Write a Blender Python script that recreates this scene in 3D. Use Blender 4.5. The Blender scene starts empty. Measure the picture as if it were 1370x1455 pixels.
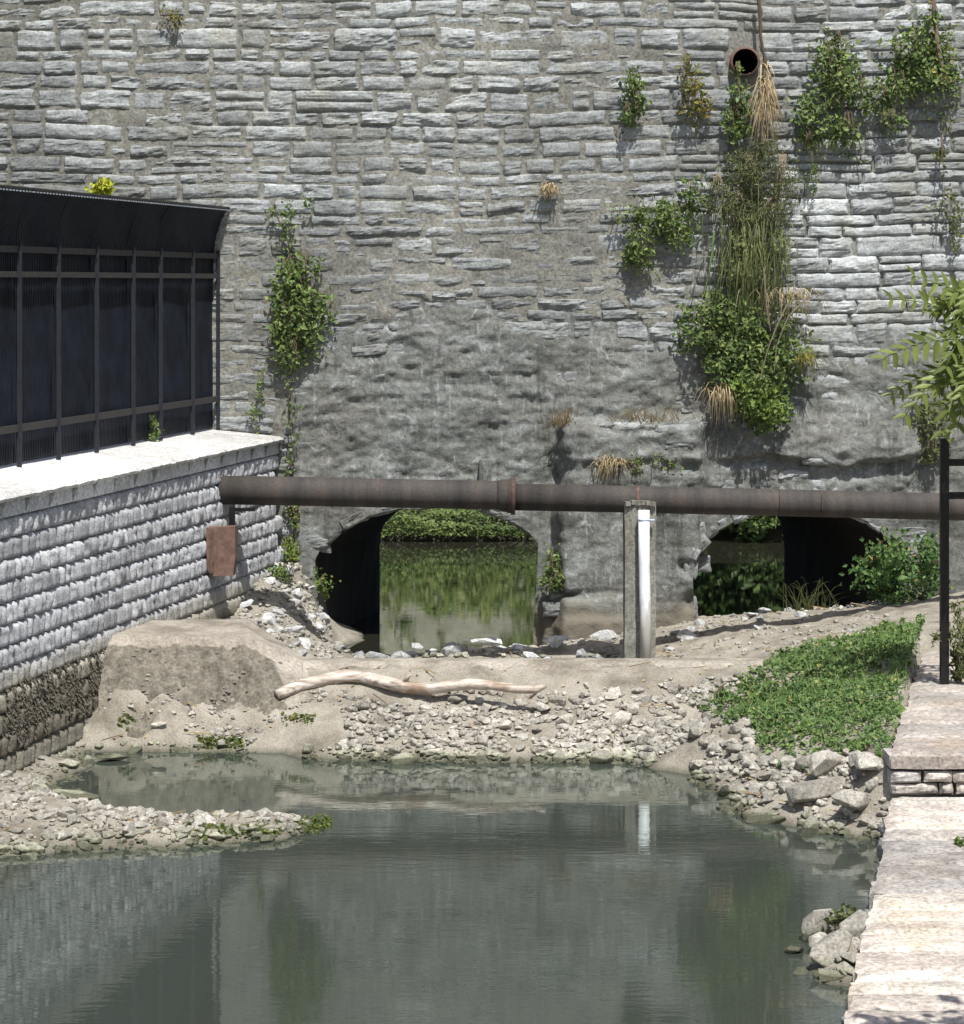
import bpy, bmesh, math, random
import numpy as np
from mathutils import Vector, Matrix

random.seed(7); np.random.seed(7)
S = bpy.context.scene
C = S.collection
F = 3600.0; H = 4.7          # focal length in photo pixels, camera height above the water

# ------------------------------------------------------------------ camera, sky, sun, exposure
cam_d = bpy.data.cameras.new('camera'); cam = bpy.data.objects.new('camera', cam_d); C.objects.link(cam)
cam.location = (0, 0, H); cam.rotation_euler = (math.pi/2, 0, 0)
cam_d.sensor_fit = 'HORIZONTAL'; cam_d.sensor_width = 36; cam_d.lens = 36*F/1370
cam_d.shift_y = -(727.5-402)/1455*(1455/1370)
cam_d.clip_start = 0.5; cam_d.clip_end = 2000
S.camera = cam
S.render.resolution_x = 964; S.render.resolution_y = 1024

W = bpy.data.worlds.new('World'); S.world = W; W.use_nodes = True
wn = W.node_tree.nodes; wl = W.node_tree.links
sky = wn.new('ShaderNodeTexSky'); sky.sky_type = 'NISHITA'; sky.sun_disc = False
to_sun = Vector((0.13, -0.54, 1.0)).normalized()
sky.sun_elevation = math.asin(to_sun.z); sky.sun_rotation = math.radians(166.5)
sky.dust_density = 2.4; sky.ozone_density = 1.0
wn['Background'].inputs['Strength'].default_value = 0.098
wl.new(sky.outputs[0], wn['Background'].inputs['Color'])
sun_d = bpy.data.lights.new('sun', 'SUN'); sun_d.energy = 5.0; sun_d.angle = math.radians(0.5); sun_d.color = (1.0, 0.985, 0.94)
sun = bpy.data.objects.new('sun', sun_d); C.objects.link(sun)
sun.rotation_euler = to_sun.to_track_quat('Z', 'Y').to_euler(); sun.location = (5, -10, 30)
S.view_settings.view_transform = 'Standard'; S.view_settings.look = 'None'
S.view_settings.exposure = 0.32; S.view_settings.gamma = 1

# ------------------------------------------------------------------ helpers
def P(px, py, Y):            # a point seen at a photo pixel, Y metres from the camera
    return Vector(((px-685)/F*Y, Y, H-(py-402)/F*Y))
def X_(px, Y): return (px-685)/F*Y
def wallX(Y): return -4.55+0.207*(Y-23.9)      # foot line of the block wall
def edgeX(Y): return 2.11+0.2055*(Y-14.87)     # creek edge of the stone walkway

def _hash(ix, iy, iz, seed):
    h = (ix.astype(np.int64)*374761393 + iy.astype(np.int64)*668265263 + iz.astype(np.int64)*2147483647 + seed*1274126177) & 0xffffffff
    h = ((h ^ (h >> 13))*1274126177) & 0xffffffff
    h = h ^ (h >> 16)
    return (h & 0xffff)/65535.0
def vnoise(x, y, z=0.0, seed=0):
    x, y, z = np.broadcast_arrays(np.asarray(x, float), np.asarray(y, float), np.asarray(z, float))
    ix, iy, iz = np.floor(x), np.floor(y), np.floor(z)
    fx, fy, fz = x-ix, y-iy, z-iz
    fx = fx*fx*(3-2*fx); fy = fy*fy*(3-2*fy); fz = fz*fz*(3-2*fz)
    r = 0
    for dx in (0, 1):
        for dy in (0, 1):
            for dz in (0, 1):
                w = (fx if dx else 1-fx)*(fy if dy else 1-fy)*(fz if dz else 1-fz)
                r = r + w*_hash(ix+dx, iy+dy, iz+dz, seed)
    return r*2-1
def fbm(x, y, z=0.0, seed=0, oct=4, rough=0.5):
    r = 0; a = 1; s = 0
    for o in range(oct):
        r = r + a*vnoise(np.asarray(x)*2**o+17.3*o, np.asarray(y)*2**o-9.1*o, np.asarray(z)*2**o, seed+o*31); s += a; a *= rough
    return r/s
def sstep(a, b, x):
    t = np.clip((x-a)/(b-a), 0, 1); return t*t*(3-2*t)

def mesh_np(name, verts, faces, mat, tone=None, smooth=False):
    """verts (n,3) array; faces a list of index arrays (m,k)"""
    me = bpy.data.meshes.new(name)
    verts = np.asarray(verts, float)
    me.vertices.add(len(verts)); me.vertices.foreach_set('co', verts.ravel())
    fs = [np.asarray(f, int) for f in faces if len(f)]
    nl = sum(f.size for f in fs); npo = sum(len(f) for f in fs)
    me.loops.add(nl); me.polygons.add(npo)
    me.loops.foreach_set('vertex_index', np.concatenate([f.ravel() for f in fs]))
    tot = np.concatenate([np.full(len(f), f.shape[1]) for f in fs])
    st = np.concatenate([[0], np.cumsum(tot)[:-1]])
    me.polygons.foreach_set('loop_start', st); me.polygons.foreach_set('loop_total', tot)
    me.polygons.foreach_set('use_smooth', np.full(npo, smooth))
    if tone is not None:
        a = me.attributes.new('tone', 'FLOAT', 'POINT'); a.data.foreach_set('value', np.asarray(tone, float))
    me.materials.append(mat); me.update(calc_edges=True)
    return me
def put(name, me, parent=None, loc=(0, 0, 0), **props):
    o = bpy.data.objects.new(name, me); C.objects.link(o)
    loc = Vector(loc)
    if parent is not None:
        o.parent = parent; loc = loc - (parent.get('wloc') and Vector(parent['wloc']) or Vector((0, 0, 0)))
    o.location = loc
    for k, v in props.items(): o[k] = v
    return o
def thing(name, label, cat, loc=(0, 0, 0), group=None):
    o = bpy.data.objects.new(name, None); C.objects.link(o); o.location = loc
    o.empty_display_size = 0.2
    o['label'] = label; o['category'] = cat
    if group: o['group'] = group
    WL[o.name] = Vector(loc); return o
WL = {}
def part(name, me, par, loc=(0, 0, 0), **props):     # loc in world space; things are never rotated
    o = bpy.data.objects.new(name, me); C.objects.link(o); o.parent = par
    o.location = Vector(loc)-WL.get(par.name, Vector((0, 0, 0)))
    WL[o.name] = Vector(loc)
    for k, v in props.items(): o[k] = v
    return o

class MB:                    # collects many shapes into ONE mesh
    def __init__(s): s.v = []; s.q = []; s.t = []; s.tone = []; s.n = 0
    def add(s, v, q=None, t=None, tone=0.5):
        v = np.asarray(v, float); s.v.append(v); s.tone.append(np.broadcast_to(np.asarray(tone, float), (len(v),)))
        if q is not None and len(q): s.q.append(np.asarray(q, int)+s.n)
        if t is not None and len(t): s.t.append(np.asarray(t, int)+s.n)
        s.n += len(v)
    def box(s, c, d, rz=0, tone=0.5, tilt=None):
        sx, sy, sz = d[0]/2, d[1]/2, d[2]/2
        v = np.array([[x, y, z] for z in (-sz, sz) for y in (-sy, sy) for x in (-sx, sx)])
        if tilt is not None: v = v @ np.array(tilt.to_matrix()).T
        if rz:
            c_, s_ = math.cos(rz), math.sin(rz); v = v @ np.array([[c_, s_, 0], [-s_, c_, 0], [0, 0, 1]])
        s.add(v+np.array(c), q=[[0, 2, 3, 1], [4, 5, 7, 6], [0, 1, 5, 4], [2, 6, 7, 3], [0, 4, 6, 2], [1, 3, 7, 5]], tone=tone)
    def tube(s, pts, rad, n=10, tone=0.5, cap=True, jitter=0.0):
        pts = [Vector(p) for p in pts]; m = len(pts)
        if not hasattr(rad, '__len__'): rad = [rad]*m
        V = []; pz0 = (pts[-1]-pts[0]).normalized()
        for i, p in enumerate(pts):
            d = (pts[min(i+1, m-1)]-pts[max(i-1, 0)]).normalized()
            a = d.cross(Vector((0, 0, 1)) if abs(pz0.z) < .8 else Vector((0, 1, 0))).normalized(); b = d.cross(a).normalized()
            for k in range(n):
                th = 2*math.pi*k/n; r = rad[i]*(1+random.uniform(-jitter, jitter))
                V.append(p+a*math.cos(th)*r+b*math.sin(th)*r)
        q = [[i*n+k, i*n+(k+1) % n, (i+1)*n+(k+1) % n, (i+1)*n+k] for i in range(m-1) for k in range(n)]
        t = []
        if cap:
            V += [pts[0], pts[-1]]; a = m*n
            t = [[a, (k+1) % n, k] for k in range(n)]+[[a+1, (m-1)*n+k, (m-1)*n+(k+1) % n] for k in range(n)]
        s.add([list(v) for v in V], q, t, tone)
    def mesh(s, name, mat, smooth=False, off=None):
        v = np.concatenate(s.v)
        if off is not None: v = v-np.array(off)
        fs = []
        if s.q: fs.append(np.concatenate(s.q))
        if s.t: fs.append(np.concatenate(s.t))
        return mesh_np(name, v, fs, mat, np.concatenate(s.tone), smooth)

# ------------------------------------------------------------------ materials
def mat(name, rough=0.9):
    m = bpy.data.materials.new(name); m.use_nodes = True
    nt = m.node_tree; b = nt.nodes['Principled BSDF']; b.inputs['Roughness'].default_value = rough
    b.inputs['Specular IOR Level'].default_value = 0.25
    return m, nt, b
def N(nt, kind, **kw):
    n = nt.nodes.new('ShaderNode'+kind)
    for k, v in kw.items():
        if k in n.inputs: n.inputs[k].default_value = v
        else: setattr(n, k, v)
    return n
def coords(nt, scale=(1, 1, 1)):
    g = N(nt, 'NewGeometry'); mp = N(nt, 'Mapping'); mp.inputs['Scale'].default_value = scale
    nt.links.new(g.outputs['Position'], mp.inputs[0]); return mp.outputs[0]
def noise(nt, vec, scale, detail=6, rough=0.6, dist=0.0):
    n = N(nt, 'TexNoise'); n.inputs['Scale'].default_value = scale; n.inputs['Detail'].default_value = detail
    n.inputs['Roughness'].default_value = rough; n.inputs['Distortion'].default_value = dist
    nt.links.new(vec, n.inputs['Vector']); return n.outputs[0]
def ramp(nt, fac, stops):
    r = N(nt, 'ValToRGB'); e = r.color_ramp.elements
    while len(e) < len(stops): e.new(0.5)
    for i, (p, c) in enumerate(stops):
        e[i].position = p; e[i].color = (c[0], c[1], c[2], 1) if hasattr(c, '__len__') else (c, c, c, 1)
    nt.links.new(fac, r.inputs[0]); return r.outputs[0]
def mixc(nt, fac, a, b, mode='MIX'):
    m = N(nt, 'Mix', data_type='RGBA', blend_type=mode)
    for i, v in ((0, fac), (6, a), (7, b)):
        if isinstance(v, (int, float)): m.inputs[i].default_value = v
        elif isinstance(v, tuple): m.inputs[i].default_value = (*v, 1)
        else: nt.links.new(v, m.inputs[i])
    return m.outputs[2]
def math_(nt, op, a, b=0.0):
    m = N(nt, 'Math', operation=op)
    for i, v in ((0, a), (1, b)):
        if isinstance(v, (int, float)): m.inputs[i].default_value = v
        else: nt.links.new(v, m.inputs[i])
    return m.outputs[0]
def bump(nt, b, h, strength, dist):
    n = N(nt, 'Bump'); n.inputs['Strength'].default_value = strength; n.inputs['Distance'].default_value = dist
    nt.links.new(h, n.inputs['Height']); nt.links.new(n.outputs[0], b.inputs['Normal'])
def attr(nt, nm='tone'):
    a = N(nt, 'Attribute'); a.attribute_name = nm; return a.outputs['Fac']
def zpos(nt):
    g = N(nt, 'NewGeometry'); s = N(nt, 'SeparateXYZ'); nt.links.new(g.outputs['Position'], s.inputs[0]); return s.outputs[2]

def rocky(name, dark, light, brown=(0.2, 0.17, 0.14), spot=0.5, sc=1.0, bs=0.7, bd=0.02, tone=True, rough=0.92, cm=.75):
    m, nt, b = mat(name, rough); v = coords(nt)
    n1 = noise(nt, v, 5*sc, 8, 0.68); n2 = noise(nt, v, 28*sc, 5, 0.65); n3 = noise(nt, v, 1.3*sc, 4, 0.6)
    c = ramp(nt, n1, [(0.32, dark), (0.62, light)])
    c = mixc(nt, ramp(nt, n3, [(0.5, 0.0), (0.68, spot)]), c, brown)
    c = mixc(nt, cm, c, ramp(nt, n2, [(0.33, 0.35), (0.5, 0.9), (0.68, 1.35)]), 'MULTIPLY')
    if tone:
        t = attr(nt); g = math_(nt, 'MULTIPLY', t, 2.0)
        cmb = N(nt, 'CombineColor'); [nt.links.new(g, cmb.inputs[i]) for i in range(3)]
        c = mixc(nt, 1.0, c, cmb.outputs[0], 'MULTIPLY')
    c = mixc(nt, 0.6, c, ramp(nt, noise(nt, coords(nt, (1, 1, .7)), .55, 4, .6), [(0.35, .62), (0.65, 1.25)]), 'MULTIPLY')
    nt.links.new(c, b.inputs['Base Color'])
    h = math_(nt, 'ADD', math_(nt, 'MULTIPLY', n1, 0.6), math_(nt, 'MULTIPLY', n2, 0.5))
    bump(nt, b, h, bs, bd)
    return m
M = {}
M['stone'] = rocky('limestone', (0.180, 0.187, 0.180), (0.335, 0.350, 0.352), (0.225, 0.218, 0.180), 0.75, bd=0.022, cm=.55)
M['mortar'] = rocky('old_mortar', (0.158, 0.153, 0.130), (0.285, 0.276, 0.238), (0.19, 0.192, 0.178), 0.8, bd=0.025)
M['rock'] = rocky('creek_rock', (0.235, 0.215, 0.182), (0.44, 0.415, 0.365), (0.26, 0.235, 0.19), 0.5, sc=1.6, bs=0.5)
M['ledge'] = rocky('walkway_stone', (0.32, 0.295, 0.27), (0.57, 0.525, 0.48), (0.48, 0.40, 0.31), 0.6, bs=0.45)
M['coping'] = rocky('pale_coping', (0.45, 0.44, 0.43), (0.62, 0.61, 0.59), (0.5, 0.47, 0.42), 0.4, bs=0.35, bd=0.01)
M['greyrock'] = rocky('pale_broken_stone', (0.30, 0.30, 0.30), (0.56, 0.56, 0.55), (0.3, 0.28, 0.22), 0.4, bs=0.5)

nt = M['ledge'].node_tree; b = nt.nodes['Principled BSDF']; src = b.inputs['Base Color'].links[0].from_socket; oi = N(nt, 'ObjectInfo')
nt.links.new(mixc(nt, 0.8, src, ramp(nt, oi.outputs['Random'], [(0.0, (0.86, 0.88, 0.93)), (0.35, (1.03, 1.0, 0.94)), (0.65, (1.02, 0.955, 0.91)), (1.0, (1.06, 1.05, 1.02))]), 'MULTIPLY'), b.inputs['Base Color'])
for k in ('rock', 'ledge'):
    nt = M[k].node_tree; b = nt.nodes['Principled BSDF']; src = b.inputs['Base Color'].links[0].from_socket; v = coords(nt)
    z = math_(nt, 'ADD', zpos(nt), math_(nt, 'MULTIPLY', noise(nt, v, 4, 3), -0.10))
    c = mixc(nt, ramp(nt, z, [(0.0, 1.0), (0.07, 0.0)]), src, (0.74, 0.80, 0.64), 'MULTIPLY'); c = mixc(nt, ramp(nt, z, [(0.0, .7), (0.012, 0.0)]), c, (0.035, 0.035, 0.022))
    nt.links.new(c, b.inputs['Base Color'])
# concrete render with muddy foot, pale lime blooms and fine pale cracks
m, nt, b = mat('concrete_render'); M['concrete'] = m
v = coords(nt); n1 = noise(nt, v, 2.2, 9, 0.7); n2 = noise(nt, v, 22, 6, 0.7); n3 = noise(nt, coords(nt, (1, 1, 1.9)), 0.9, 5, 0.6)
c = ramp(nt, n1, [(0.34, (0.088, 0.092, 0.083)), (0.50, (0.155, 0.161, 0.148)), (0.66, (0.255, 0.264, 0.252))])
c = mixc(nt, ramp(nt, n3, [(0.45, 0.0), (0.65, 0.45)]), c, (0.17, 0.16, 0.14))
bl = noise(nt, v, 3.5, 6, 0.7, 1.0); c = mixc(nt, ramp(nt, bl, [(0.57, 0.0), (0.70, 0.7)]), c, (0.42, 0.43, 0.44))
vo = N(nt, 'TexVoronoi', feature='DISTANCE_TO_EDGE'); vo.inputs['Scale'].default_value = 1.6
wv = N(nt, 'VectorMath', operation='ADD'); nt.links.new(v, wv.inputs[0])
nn = N(nt, 'TexNoise'); nn.inputs['Scale'].default_value = 3; nt.links.new(v, nn.inputs['Vector']); sc_ = N(nt, 'VectorMath', operation='SCALE'); sc_.inputs['Scale'].default_value = .22; nt.links.new(nn.outputs[1], sc_.inputs[0]); nt.links.new(sc_.outputs[0], wv.inputs[1]); nt.links.new(wv.outputs[0], vo.inputs['Vector'])
cr = ramp(nt, vo.outputs[0], [(0.0, 1.0), (0.018, 0.0)])
cr = math_(nt, 'MULTIPLY', cr, ramp(nt, noise(nt, v, 2.0, 3), [(0.55, 0.0), (0.62, 0.4)]))
c = mixc(nt, cr, c, (0.5, 0.51, 0.52))
c = mixc(nt, 0.7, c, ramp(nt, n2, [(0.3, 0.4), (0.5, 0.95), (0.7, 1.35)]), 'MULTIPLY')
stk = noise(nt, coords(nt, (7, 7, .9)), 1.6, 6, .7); c = mixc(nt, ramp(nt, stk, [(0.58, 0.0), (0.70, 0.6)]), c, (0.40, 0.41, 0.41))
stk = noise(nt, coords(nt, (5, 5, .6)), 1.1, 5, .7, .4); c = mixc(nt, ramp(nt, stk, [(0.34, 0.6), (0.44, 0.0)]), c, (0.055, 0.055, 0.05))
zz = math_(nt, 'ADD', zpos(nt), math_(nt, 'MULTIPLY', noise(nt, v, 2.5, 4), -0.8))
c = mixc(nt, ramp(nt, zz, [(0.0, 1.0), (0.28, 0.0)]), c, (0.155, 0.138, 0.108))
nt.links.new(c, b.inputs['Base Color'])
bump(nt, b, math_(nt, 'ADD', n1, math_(nt, 'MULTIPLY', n2, 0.5)), 0.8, 0.04)

# split-face blocks: pale grey, silt-brown below the flood line
m, nt, b = mat('split_face_block'); M['block'] = m
v = coords(nt); n1 = noise(nt, coords(nt, (1, 1, 0.5)), 9, 6, 0.65); n2 = noise(nt, v, 45, 4, 0.6); n3 = noise(nt, v, 1.1, 4)
oi = N(nt, 'ObjectInfo')
c = ramp(nt, n1, [(0.3, (0.225, 0.226, 0.230)), (0.62, (0.455, 0.456, 0.468))])
c = mixc(nt, 0.55, c, ramp(nt, oi.outputs['Random'], [(0, 0.6), (1, 1.3)]), 'MULTIPLY')
c = mixc(nt, 0.6, c, ramp(nt, n2, [(0.3, 0.5), (0.7, 1.3)]), 'MULTIPLY')
zz = math_(nt, 'ADD', zpos(nt), math_(nt, 'MULTIPLY', n3, 0.25))
st = ramp(nt, zz, [(0.20, (0.27, 0.25, 0.20)), (0.42, (0.13, 0.11, 0.085)), (0.86, (0.17, 0.15, 0.115)), (0.98, (0.34, 0.31, 0.255))])
c = mixc(nt, ramp(nt, math_(nt, 'MULTIPLY', zz, 0.5), [(0.50, 0.97), (0.62, 0.0)]), c, mixc(nt, 0.8, st, ramp(nt, n2, [(0.3, 0.5), (0.7, 1.4)]), 'MULTIPLY'))
nt.links.new(c, b.inputs['Base Color']); bump(nt, b, math_(nt, 'ADD', n1, n2), 0.6, 0.02)

def ground_mat(name, stops, fine=60, bs=0.8, bd=0.02):
    m, nt, b = mat(name, 0.95); v = coords(nt)
    n1 = noise(nt, v, 2.2, 8, 0.65); n2 = noise(nt, v, fine, 5, 0.7)
    c = ramp(nt, n1, stops); c = mixc(nt, 0.8, c, ramp(nt, n2, [(0.3, 0.5), (0.5, 1.0), (0.7, 1.4)]), 'MULTIPLY')
    z = zpos(nt); wet = ramp(nt, z, [(0.0, 0.75), (0.06, 0.0)])
    c = mixc(nt, wet, c, (0.06, 0.06, 0.04))
    nt.links.new(c, b.inputs['Base Color']); bump(nt, b, math_(nt, 'ADD', n1, n2), bs, bd); return m
M['silt'] = ground_mat('creek_silt', [(0.35, (0.165, 0.146, 0.114)), (0.50, (0.28, 0.252, 0.207)), (0.68, (0.365, 0.335, 0.283))])
M['weir'] = ground_mat('silted_concrete', [(0.38, (0.20, 0.175, 0.142)), (0.55, (0.33, 0.295, 0.248)), (0.7, (0.40, 0.365, 0.315))], 30, 0.6, 0.015)
nt = M['weir'].node_tree; b = nt.nodes['Principled BSDF']; src = b.inputs['Base Color'].links[0].from_socket; v = coords(nt)
f = math_(nt, 'ADD', attr(nt, 'tone'), math_(nt, 'MULTIPLY', math_(nt, 'SUBTRACT', noise(nt, v, 3.0, 7, 0.7), 0.5), 0.6))
mud = ramp(nt, noise(nt, v, 6, 8, 0.7), [(0.34, (0.085, 0.076, 0.060)), (0.5, (0.145, 0.130, 0.104)), (0.68, (0.215, 0.194, 0.158))])
fine = noise(nt, v, 30, 6, .75); strk = noise(nt, coords(nt, (6, 6, 1.2)), 2.0, 5, .7)
mud = mixc(nt, .9, mud, ramp(nt, fine, [(0.3, .45), (0.5, 1.0), (0.7, 1.6)]), 'MULTIPLY'); mud = mixc(nt, .7, mud, ramp(nt, strk, [(0.35, .6), (0.65, 1.3)]), 'MULTIPLY')
nt.links.new(mixc(nt, ramp(nt, f, [(0.36, 0.0), (0.52, 0.95)]), src, mud), b.inputs['Base Color'])
b.inputs['Normal'].links[0].from_node.inputs['Distance'].default_value = .028
M['soil'] = ground_mat('bank_soil', [(0.35, (0.08, 0.08, 0.045)), (0.6, (0.14, 0.13, 0.08))])
M['mudface'] = ground_mat('dark_mud_face', [(0.40, (0.10, 0.088, 0.068)), (0.55, (0.165, 0.148, 0.118)), (0.7, (0.25, 0.23, 0.19))], 25, 0.9, 0.03)

def leaf_mat(name, cols, rough=0.5, trans=0.35):
    m, nt, b = mat(name, rough); t = attr(nt)
    n = noise(nt, coords(nt), 3.0, 3); f = math_(nt, 'ADD', math_(nt, 'MULTIPLY', t, 0.8), math_(nt, 'MULTIPLY', n, 0.2))
    c = ramp(nt, f, cols); nt.links.new(c, b.inputs['Base Color'])
    tr = N(nt, 'BsdfTranslucent'); nt.links.new(c, tr.inputs[0])
    mx = N(nt, 'MixShader'); mx.inputs[0].default_value = trans
    nt.links.new(b.outputs[0], mx.inputs[1]); nt.links.new(tr.outputs[0], mx.inputs[2])
    nt.links.new(mx.outputs[0], nt.nodes['Material Output'].inputs[0]); return m
M['ivy'] = leaf_mat('ivy_leaf', [(0.1, (0.062, 0.100, 0.034)), (0.5, (0.145, 0.215, 0.068)), (0.85, (0.26, 0.34, 0.11)), (1.0, (0.42, 0.42, 0.12))])
M['ivy_bright'] = leaf_mat('bright_leaf', [(0.1, (0.05, 0.09, 0.02)), (0.5, (0.13, 0.20, 0.05)), (0.9, (0.26, 0.34, 0.08)), (1.0, (0.36, 0.38, 0.10))])
M['dull'] = leaf_mat('grey_green_leaf', [(0.1, (0.085, 0.105, 0.045)), (0.6, (0.17, 0.20, 0.08)), (1.0, (0.31, 0.31, 0.14))])
M['rusty_leaf'] = leaf_mat('turning_leaf', [(0.1, (0.06, 0.10, 0.03)), (0.5, (0.16, 0.17, 0.04)), (0.8, (0.30, 0.24, 0.06)), (1.0, (0.32, 0.17, 0.06))])
M['far'] = leaf_mat('far_leaf', [(0.1, (0.06, 0.09, 0.035)), (0.4, (0.16, 0.22, 0.065)), (0.8, (0.30, 0.34, 0.12)), (1.0, (0.38, 0.32, 0.18))])
M['cover'] = leaf_mat('cover_leaf', [(0.1, (0.05, 0.09, 0.03)), (0.5, (0.12, 0.20, 0.06)), (0.85, (0.22, 0.31, 0.10)), (1.0, (0.38, 0.36, 0.13))])
M['yellow'] = leaf_mat('yellow_leaf', [(0.0, (0.32, 0.38, 0.03)), (1.0, (0.62, 0.62, 0.08))])
M['straw'] = leaf_mat('straw', [(0.0, (0.22, 0.16, 0.09)), (0.6, (0.42, 0.33, 0.19)), (1.0, (0.58, 0.50, 0.33))], 0.8, 0.2)
M['red_leaf'] = leaf_mat('shrub_leaf', [(0.1, (0.035, 0.08, 0.028)), (0.5, (0.09, 0.17, 0.05)), (0.86, (0.19, 0.28, 0.09)), (0.93, (0.34, 0.15, 0.09))])
M['frond'] = leaf_mat('compound_leaf', [(0.0, (0.065, 0.09, 0.018)), (0.5, (0.14, 0.18, 0.038)), (1.0, (0.25, 0.30, 0.085))], 0.4)
def plain(name, col, rough=0.6, var=0.25, sc=20, metal=0.0, bs=0.2):
    m, nt, b = mat(name, rough); n = noise(nt, coords(nt), sc, 5, 0.65)
    c = mixc(nt, 1.0, col, ramp(nt, n, [(0.3, 1-var), (0.7, 1+var)]), 'MULTIPLY')
    nt.links.new(c, b.inputs['Base Color']); b.inputs['Metallic'].default_value = metal
    bump(nt, b, n, bs, 0.01); return m
M['stem'] = plain('woody_stem', (0.10, 0.075, 0.05), 0.9)
M['greystem'] = plain('dead_vine', (0.20, 0.16, 0.12), 0.9)
M['greenstem'] = plain('green_stem', (0.14, 0.20, 0.06), 0.7)
M['root'] = plain('root_mat', (0.12, 0.104, 0.078), 0.95, 0.5)
M['fence_dark'] = plain('navy_black_sheet', (0.010, 0.013, 0.022), 0.5, 0.5, 3.0, 0.2)
M['fence_rail'] = plain('dusty_rail', (0.042, 0.040, 0.038), 0.6, 0.25)
M['fence_post'] = plain('fence_post', (0.024, 0.026, 0.034), 0.55, 0.25)
M['tie'] = plain('pale_wire', (0.30, 0.32, 0.36), 0.5)
M['black'] = plain('black_paint', (0.012, 0.011, 0.011), 0.4, 0.3)
M['pvc'] = plain('white_pvc', (0.74, 0.76, 0.78), 0.4, 0.14, 5)
nt = M['pvc'].node_tree; b = nt.nodes['Principled BSDF']; src = b.inputs['Base Color'].links[0].from_socket
zz = math_(nt, 'ADD', zpos(nt), math_(nt, 'MULTIPLY', noise(nt, coords(nt, (4, 4, .8)), 4, 5), -1.3)); nt.links.new(mixc(nt, ramp(nt, zz, [(0.0, .75), (0.30, 0.0)]), src, (0.38, 0.34, 0.27)), b.inputs['Base Color'])
M['blue'] = plain('pale_blue_tape', (0.42, 0.50, 0.62), 0.5)
M['void'] = plain('shade_black_masonry', (0.018, 0.017, 0.015), 0.95, 0.4)  # darkness of the unlit tunnels and drain bore put into the colour
# rusty pipe
m, nt, b = mat('rusted_pipe', 0.75); M['pipe'] = m
v = coords(nt, (1, 1, 1)); n1 = noise(nt, coords(nt, (4, 0.6, 0.6)), 1.3, 7, 0.65); n2 = noise(nt, v, 35, 5, 0.65); n3 = noise(nt, v, 3, 5)
c = ramp(nt, n1, [(0.3, (0.036, 0.033, 0.031)), (0.52, (0.060, 0.053, 0.048)), (0.68, (0.085, 0.069, 0.060))])
c = mixc(nt, ramp(nt, n3, [(0.58, 0.0), (0.76, 0.35)]), c, (0.11, 0.068, 0.05))
c = mixc(nt, 0.6, c, ramp(nt, n2, [(0.3, 0.6), (0.7, 1.3)]), 'MULTIPLY')
nt.links.new(c, b.inputs['Base Color']); bump(nt, b, n2, 0.35, 0.01)
M['rust'] = plain('rust', (0.145, 0.09, 0.07), 0.85, 0.35, 14)
M['rustring'] = plain('rust_ring', (0.115, 0.074, 0.058), 0.85, 0.4, 14)
M['seam'] = plain('seam_rust', (0.075, 0.052, 0.042), 0.85, 0.4, 14)
M['drygrass'] = ground_mat('dry_grass_slope', [(0.38, (0.10, 0.11, 0.055)), (0.5, (0.235, 0.215, 0.165)), (0.66, (0.34, 0.32, 0.28))], 8)
M['shaded_soil'] = ground_mat('shaded_bank_soil', [(0.35, (0.03, 0.028, 0.018)), (0.6, (0.06, 0.055, 0.035))])  # shade of the undercut far bank painted as a darker soil colour
M['postconc'] = rocky('support_concrete', (0.17, 0.165, 0.14), (0.27, 0.265, 0.23), (0.15, 0.12, 0.09), 0.5, bs=0.3, bd=0.01)
# driftwood
m, nt, b = mat('driftwood', 0.7); M['wood'] = m
v = coords(nt, (0.5, 6, 6)); n1 = noise(nt, v, 5, 6, 0.6); n3 = noise(nt, coords(nt), 2.2, 4)
c = ramp(nt, n1, [(0.35, (0.20, 0.155, 0.12)), (0.5, (0.44, 0.375, 0.32)), (0.7, (0.66, 0.605, 0.54))])
c = mixc(nt, ramp(nt, n3, [(0.5, 0.0), (0.62, 0.8)]), c, (0.22, 0.14, 0.09))
nt.links.new(c, b.inputs['Base Color']); bump(nt, b, n1, 0.5, 0.01)
# water: Fresnel mirror over murky green
m = bpy.data.materials.new('creek_water'); m.use_nodes = True; nt = m.node_tree; nt.nodes.clear(); M['water'] = m
out = N(nt, 'OutputMaterial'); gl = N(nt, 'BsdfGlossy'); gl.inputs['Roughness'].default_value = 0.012; gl.inputs['Color'].default_value = (0.92, 0.97, 0.95, 1)
df = N(nt, 'BsdfDiffuse'); df.inputs['Color'].default_value = (0.047, 0.056, 0.046, 1)
tp = N(nt, 'BsdfTransparent'); tp.inputs['Color'].default_value = (0.45, 0.5, 0.35, 1)
m1 = N(nt, 'MixShader'); m1.inputs[0].default_value = 0.88
nt.links.new(tp.outputs[0], m1.inputs[1]); nt.links.new(df.outputs[0], m1.inputs[2])
fr = N(nt, 'Fresnel'); fr.inputs['IOR'].default_value = 1.95
m2 = N(nt, 'MixShader'); nt.links.new(fr.outputs[0], m2.inputs[0]); nt.links.new(m1.outputs[0], m2.inputs[1]); nt.links.new(gl.outputs[0], m2.inputs[2])
nt.links.new(m2.outputs[0], out.inputs[0])
w1 = noise(nt, coords(nt, (1.0, 3.0, 1)), 5.0, 3, 0.5); w2 = noise(nt, coords(nt, (1, 4.0, 1)), 0.7, 2)
w1 = math_(nt, 'MULTIPLY', w1, ramp(nt, w2, [(0.35, 0.25), (0.65, 1.0)]))
bp = N(nt, 'Bump'); bp.inputs['Strength'].default_value = 0.035; bp.inputs['Distance'].default_value = 0.03
nt.links.new(w1, bp.inputs['Height']); nt.links.new(bp.outputs[0], gl.inputs['Normal'])

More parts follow.
